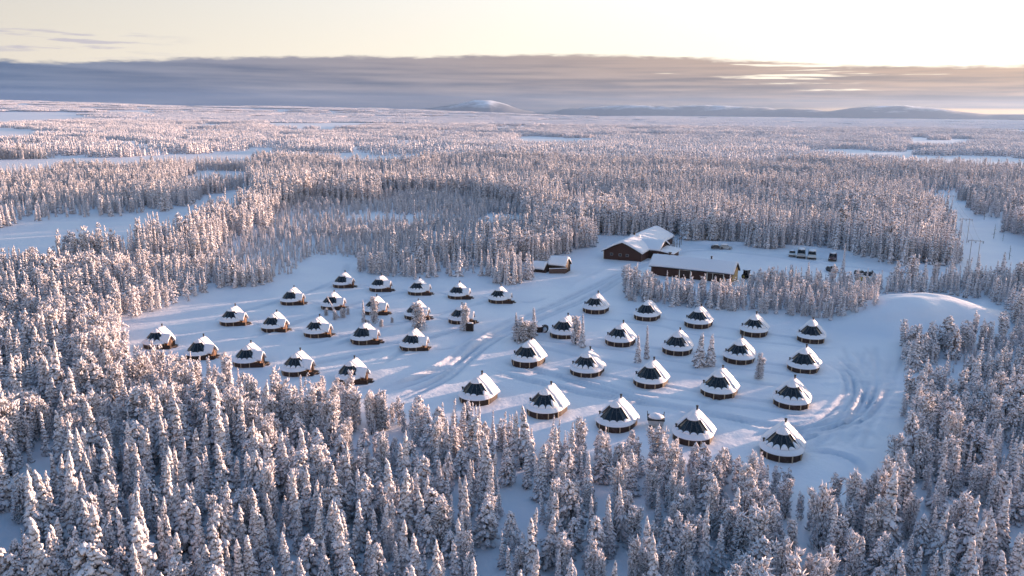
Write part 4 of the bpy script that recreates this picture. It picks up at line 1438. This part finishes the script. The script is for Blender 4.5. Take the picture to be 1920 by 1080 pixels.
SM = 'dark snowmobiles by the cleared yard'
sm = put(make_sled(), 1556, 509, R(10), 'dark snowmobile by the tall bare trunk, left of a pair', 'snowmobile', SM, s=1.25)
dup_at(sm, 1566, 510, R(-8), 'dark snowmobile by the tall bare trunk, right of a pair', 'snowmobile', SM, s=1.3)
dup_at(sm, 1612, 515, R(80), 'lone dark snowmobile lying low beyond the roadside trees', 'snowmobile', SM, s=1.2)
dup_at(sm, 1631, 517, R(95), 'lone snowmobile beyond the trees, nearest the sloping forest', 'snowmobile', SM, s=1.2)

# tractor beside the barn
def make_tractor():
    t = thing('tractor', (0, 0, 0))
    MB().extrude([(-2.0, .6), (-2.05, 1.2), (-.4, 1.4), (-.4, .6)], 'x', -.42, .42).build('bonnet', M_dark, t)
    MB().extrude([(-.4, .6), (-.3, 2.3), (.9, 2.4), (1.1, .6)], 'x', -.7, .7).build('cab', M_pane, t)
    MB().box(-.85, .85, -.5, 1.1, 2.4, 2.52).build('cab_roof', M_black, t)
    for s in (-1, 1):
        for y, r_, w in ((-1.5, .42, .3), (.55, .75, .42)):
            wl = MB().tube([(s * .55, y, r_), (s * (.55 + w), y, r_)], r_, 14).build('wheel', M_rubber, t)
            MB().tube([(s * (.56 + w), y, r_), (s * (.575 + w), y, r_)], r_ * .5, 10).build('rim', M_yellow, wl)
    sc_ = MB().box(-1.2, 1.2, -2.9, -2.6, .05, .9).build('plough_blade', M_wine, t)
    MB().bar((-.4, -2.6, .4), (-.4, -1.9, .7), .1).bar((.4, -2.6, .4), (.4, -1.9, .7), .1).build('loader_arm', M_black, sc_)
    MB().blob((0, .3, 2.55), .8, .75, .2, 10, 3).build('snow_cap', M_snow, t, True)
    return t


put(make_tractor(), 1401, 523, R(40), 'dark tractor with a plough parked beyond the barn end wall', 'tractor')

# trailer under snow between the front huts
tr = thing('sled_trailer', (0, 0, 0))
MB().extrude([(-1.0, .55), (1.0, .55), (1.2, 1.25), (-1.2, 1.25)], 'y', -.9, 1.2).build('box', M_silver, tr)
MB().box(-1.25, 1.25, -.98, 1.28, 1.25, 1.45).build('rim', M_black, tr)
MB().blob((0, .2, 1.45), 1.15, 1.1, .5, 12, 4).build('snow_load', M_snow, tr, True)
for s in (-1, 1):
    MB().bar((s * 1.15, .9, 1.3), (s * 1.25, 1.05, 2.0), .09).build('stake', M_black, tr)
    MB().extrude([(-1.5, .5), (-1.3, .1), (1.3, .1), (1.3, .2), (-1.2, .22)], 'x', s * .8 - .09, s * .8 + .09).build('runner', M_black, tr)
    MB().box(s * .8 - .05, s * .8 + .05, -.4, .6, .2, .56).build('strut', M_black, tr)
put(tr, 1229, 800, R(-8), 'grey cargo trailer heaped with snow between two front igloos', 'trailer')

# round tub and its tipped lid
tub = thing('tub', (0, 0, 0))
MB().tube([(0, 0, -.2), (0, 0, .25), (0, 0, 1.2)], [.82, .88, .92], 16).build('staves', M_wall, tub)
MB().tube([(0, 0, .3), (0, 0, .36)], .90, 16).tube([(0, 0, .95), (0, 0, 1.01)], .935, 16).build('hoop', M_black, tub)
MB().blob((0, 0, 1.2), .8, .8, .16, 12, 2).build('snow_cap', M_snow, tub, True)
put(tub, 1010, 622, 0, 'dark round wooden tub in the snow beside the frosted trees', 'tub')
lid = thing('tub_cover', (0, 0, 0))
n_ = 18; vs = []
for j in range(5):
    th = j / 4 * math.pi / 2.3
    for k in range(n_): vs.append((1.15 * math.sin(th) * math.cos(6.283 * k / n_), 1.15 * math.sin(th) * math.sin(6.283 * k / n_), 1.15 * (1 - math.cos(th))))
for j in range(5):
    th = j / 4 * math.pi / 2.3
    for k in range(n_): vs.append((1.07 * math.sin(th) * math.cos(6.283 * k / n_), 1.07 * math.sin(th) * math.sin(6.283 * k / n_), .09 + 1.07 * (1 - math.cos(th))))
fs = [(j * n_ + k, j * n_ + (k + 1) % n_, (j + 1) * n_ + (k + 1) % n_, (j + 1) * n_ + k) for j in range(4) for k in range(n_)]
fs += [tuple(q + 5 * n_ for q in f[::-1]) for f in fs] + [(4 * n_ + k, 4 * n_ + (k + 1) % n_, 9 * n_ + (k + 1) % n_, 9 * n_ + k) for k in range(n_)]
sh = MB().add(vs, fs).build('shell', M_dark, lid, True)
MB().blob((0, .15, .42), .62, .62, .22, 12, 9).build('snow_fill', M_snow, lid, True)
for ch in lid.children: ch.rotation_euler = (R(38), R(-14), 0)
put(lid, 1022, 621, R(-20), 'tipped dark bowl-shaped cover filled with snow beside the round tub', 'cover')

# dark cabinet by the frosted tree
bxo = thing('electric_cabinet', (0, 0, 0))
MB().box(-.75, .75, -.4, .4, -.2, 1.7).build('housing', M_black, bxo)
MB().box(-.70, -.02, -.43, -.404, .05, 1.6).build('door', M_dark_eave, bxo)
MB().box(.02, .70, -.43, -.404, .05, 1.6).build('door', M_dark_eave, bxo)
MB().blob((0, 0, 1.72), .8, .45, .14, 10, 4).build('snow_cap', M_snow, bxo, True)
put(bxo, 881, 621, R(-10), 'dark upright cabinet standing in the snow beside a frosted tree', 'cabinet')


# power line through the ride on the right
def make_pylon(h, w):
    t = thing('power_pole', (0, 0, 0))
    for s in (-1, 1): MB().tube([(s * w, 0, -.4), (s * w, 0, h)], [.11, .08], 8).build('pole', M_pole, t)
    MB().bar((-w - 1.0, 0, h - .35), (w + 1.0, 0, h - .35), .14, .16).build('crossarm', M_pole, t)
    for x in (-w - .8, 0, w + .8): MB().tube([(x, 0, h - .5), (x, 0, h - 1.0)], .09, 6).build('insulator', M_black, t)
    return t


PG = 'timber power poles in the clearing of the ride'
p1 = put(make_pylon(9.0, 1.1), 1823, 504.5, R(-28), 'nearest H-shaped timber power pole, by the brown van', 'power pole', PG)
p2 = put(make_pylon(9.0, 1.1), 1806, 455, R(-28), 'H-shaped timber power pole halfway up the forest ride', 'power pole', PG)
p3 = put(make_pylon(9.0, 1.1), 1778, 402, R(-28), 'farthest H-shaped timber power pole, at the top of the ride', 'power pole', PG)


def wire(a, b, off, label):
    A = Vector(local_pt(a, off, 0, 8.0)); B = Vector(local_pt(b, off, 0, 8.0))
    pts = []
    for k in range(15):
        t_ = k / 14; q = A.lerp(B, t_); q.z -= 1.6 * 4 * t_ * (1 - t_) * .6; pts.append(q)
    tag(MB().tube(pts, .02, 5).build('power_cable', M_black), label, 'cable', 'cables of the power line')


for off, nm in ((-1.9, 'outer left cable'), (0, 'middle cable'), (1.9, 'outer right cable')):
    wire(p1, p2, off, f'{nm} between the nearest two timber power poles')
    wire(p2, p3, off, f'{nm} between the two farther timber power poles')


# bare trunks
def make_bare(seed, h, name='bare_tree'):
    rr = random.Random(seed)
    t = thing(name, (0, 0, 0))
    tr_ = reg(t, MB().tube([(0, 0, -.3), (.05, 0, h * .5), (.1, .05, h)], [.12, .08, .03], 7).build('trunk', M_bark, t))
    for k in range(14):
        z = h * rr.uniform(.3, .97); a = rr.uniform(0, 6.28); L = (h - z) * .22 + .25
        reg(t, MB().tube([(.05, 0, z), (.05 + math.cos(a) * L, math.sin(a) * L, z - L * .35)], [.04, .012], 5).build('branch', M_bark, t))
    return t


BG = 'bare dark saplings in a line behind the lodge'
sp_ = make_bare(3, 4.2, 'bare_sapling'); i = 0
for (x, y), w_ in zip(((1259, 475), (1264, 472), (1269, 468), (1274, 464), (1277, 459), (1262, 464)), ('nearest the lodge porch', 'second along the line', 'in the middle of the line', 'before the last two', 'farthest from the porch', 'standing out of line')):
    o = sp_ if i == 0 else copy_tree(sp_)
    put(o, x, y, i * 1.3, f'bare dark sapling behind the lodge, {w_}', 'tree', BG); i += 1
bt = make_bare(9, 6.0)
TG = 'bare trunks in the open ride'
for k, (x, y, s, lab) in enumerate(((1863, 447, .9, 'bare trunk in the middle of the forest ride'), (1880, 452, .5, 'short bare stem right of the middle of the ride'), (1892, 487, .8, 'bare dark trunk low in the ride above the right-hand trees'), (1845, 412, .8, 'bare trunk at the top right edge of the ride'))):
    o = bt if k == 0 else copy_tree(bt)
    put(o, x, y, k * 1.1, lab, 'tree', TG, s=s)


# ------------------------------------------------------------------ single trees in the clearing
def lone(kn, x, yb, h, w, label, k=0, lean=(0, 0), group='single frosted trees in the clearing'):
    cm_, tm_, H = KINDS[kn][k % len(KINDS[kn])]
    q = ground_at(x, yb)
    o = thing(kn + '_tree', (q[0], q[1], gz(*q) - .1), 0, label, 'tree', group)
    o.rotation_euler = (lean[0], lean[1], k * 1.37)
    o.scale = (w, w, h / H)
    link('crown', cm_, o); link('trunk', tm_, o)
    return o


lone('spruce', 1001, 629, 6.0, 0.84, 'slender pink-lit spruce left of the round tub', 5)
lone('birch', 976, 640, 5.0, 1.66, 'bushy frosted birch left of the slender spruce by the tub', 0)
lone('birch', 990, 638, 4.1, 1.36, 'low frosted birch at the foot of the slender spruce', 2)
lone('spruce', 968, 633, 5.4, 0.62, 'thin frosted spruce leftmost of the clump by the tub', 0)
lone('birch', 1080, 645, 5.8, 1.22, 'frosted tree touching the right side of the small igloo', 1)
lone('spruce', 1092, 652, 6.7, 0.68, 'tall thin white spruce just right of the small igloo', 5)
lone('spruce', 1196, 680, 5.4, 0.68, 'thin dark-needled spruce, left of a pair between huts', 2)
lone('spruce', 1212, 673, 6.5, 0.58, 'tall thin pale spruce, right of a pair between huts', 5)
lone('spruce', 1310, 687, 6.5, 1.01, 'frosted spruce, left twin between two right-hand huts', 1)
lone('spruce', 1331, 686, 6.3, 0.97, 'frosted spruce, right twin between two right-hand huts', 4)
lone('birch', 1422, 710, 4.8, 0.97, 'small frosted birch standing alone between huts', 3)
lone('birch', 785, 617, 5.8, 1.76, 'bushy frosted birch hiding a left-hand igloo', 1)
lone('birch', 870, 620, 6.0, 1.22, 'narrow frosted birch before the igloo beside the dark cabinet', 3)
lone('spruce', 682, 604, 5.0, 0.43, 'very thin frosted spruce left of a left-hand igloo', 0)
lone('birch', 702, 606, 6.0, 0.97, 'thin frosted birch before the glass of a left-hand igloo', 1)
lone('spruce', 634, 596, 5.8, 0.36, 'snow-caked tree leaning to the left over the shrubs', 5, (0, R(-24)))
for k, (x, y, s, w_) in enumerate(((612, 592, .8, 'left of the leaning tree'), (628, 600, .95, 'in front of the leaning tree'), (643, 596, 1.0, 'right of the leaning tree'), (652, 590, .8, 'by the porch of the buried igloo'), (690, 612, .7, 'below the thin frosted birch'), (715, 612, .75, 'along the wall of the third igloo'), (735, 606, .6, 'near the porch steps'))):
    lone('birch', x, y, 2.3 * s, .62 * s, f'low snow-bent shrub {w_}', k, (0, 0), 'snow-bent shrubs by the left-hand huts')
lone('spruce', 1580, 512, 8.8, .62, 'tall bare-looking spire tree by the dark snowmobiles', 5)
#HUTS-END

# ------------------------------------------------------------------ output
scene.view_settings.view_transform = 'Standard'
scene.view_settings.look = 'None'
scene.view_settings.exposure = EXPOSURE
scene.view_settings.gamma = 1
cy = scene.cycles
cy.max_bounces = 4; cy.diffuse_bounces = 2; cy.glossy_bounces = 2; cy.volume_bounces = 1; cy.transmission_bounces = 2
cy.use_denoising = True
cy.sample_clamp_indirect = 4
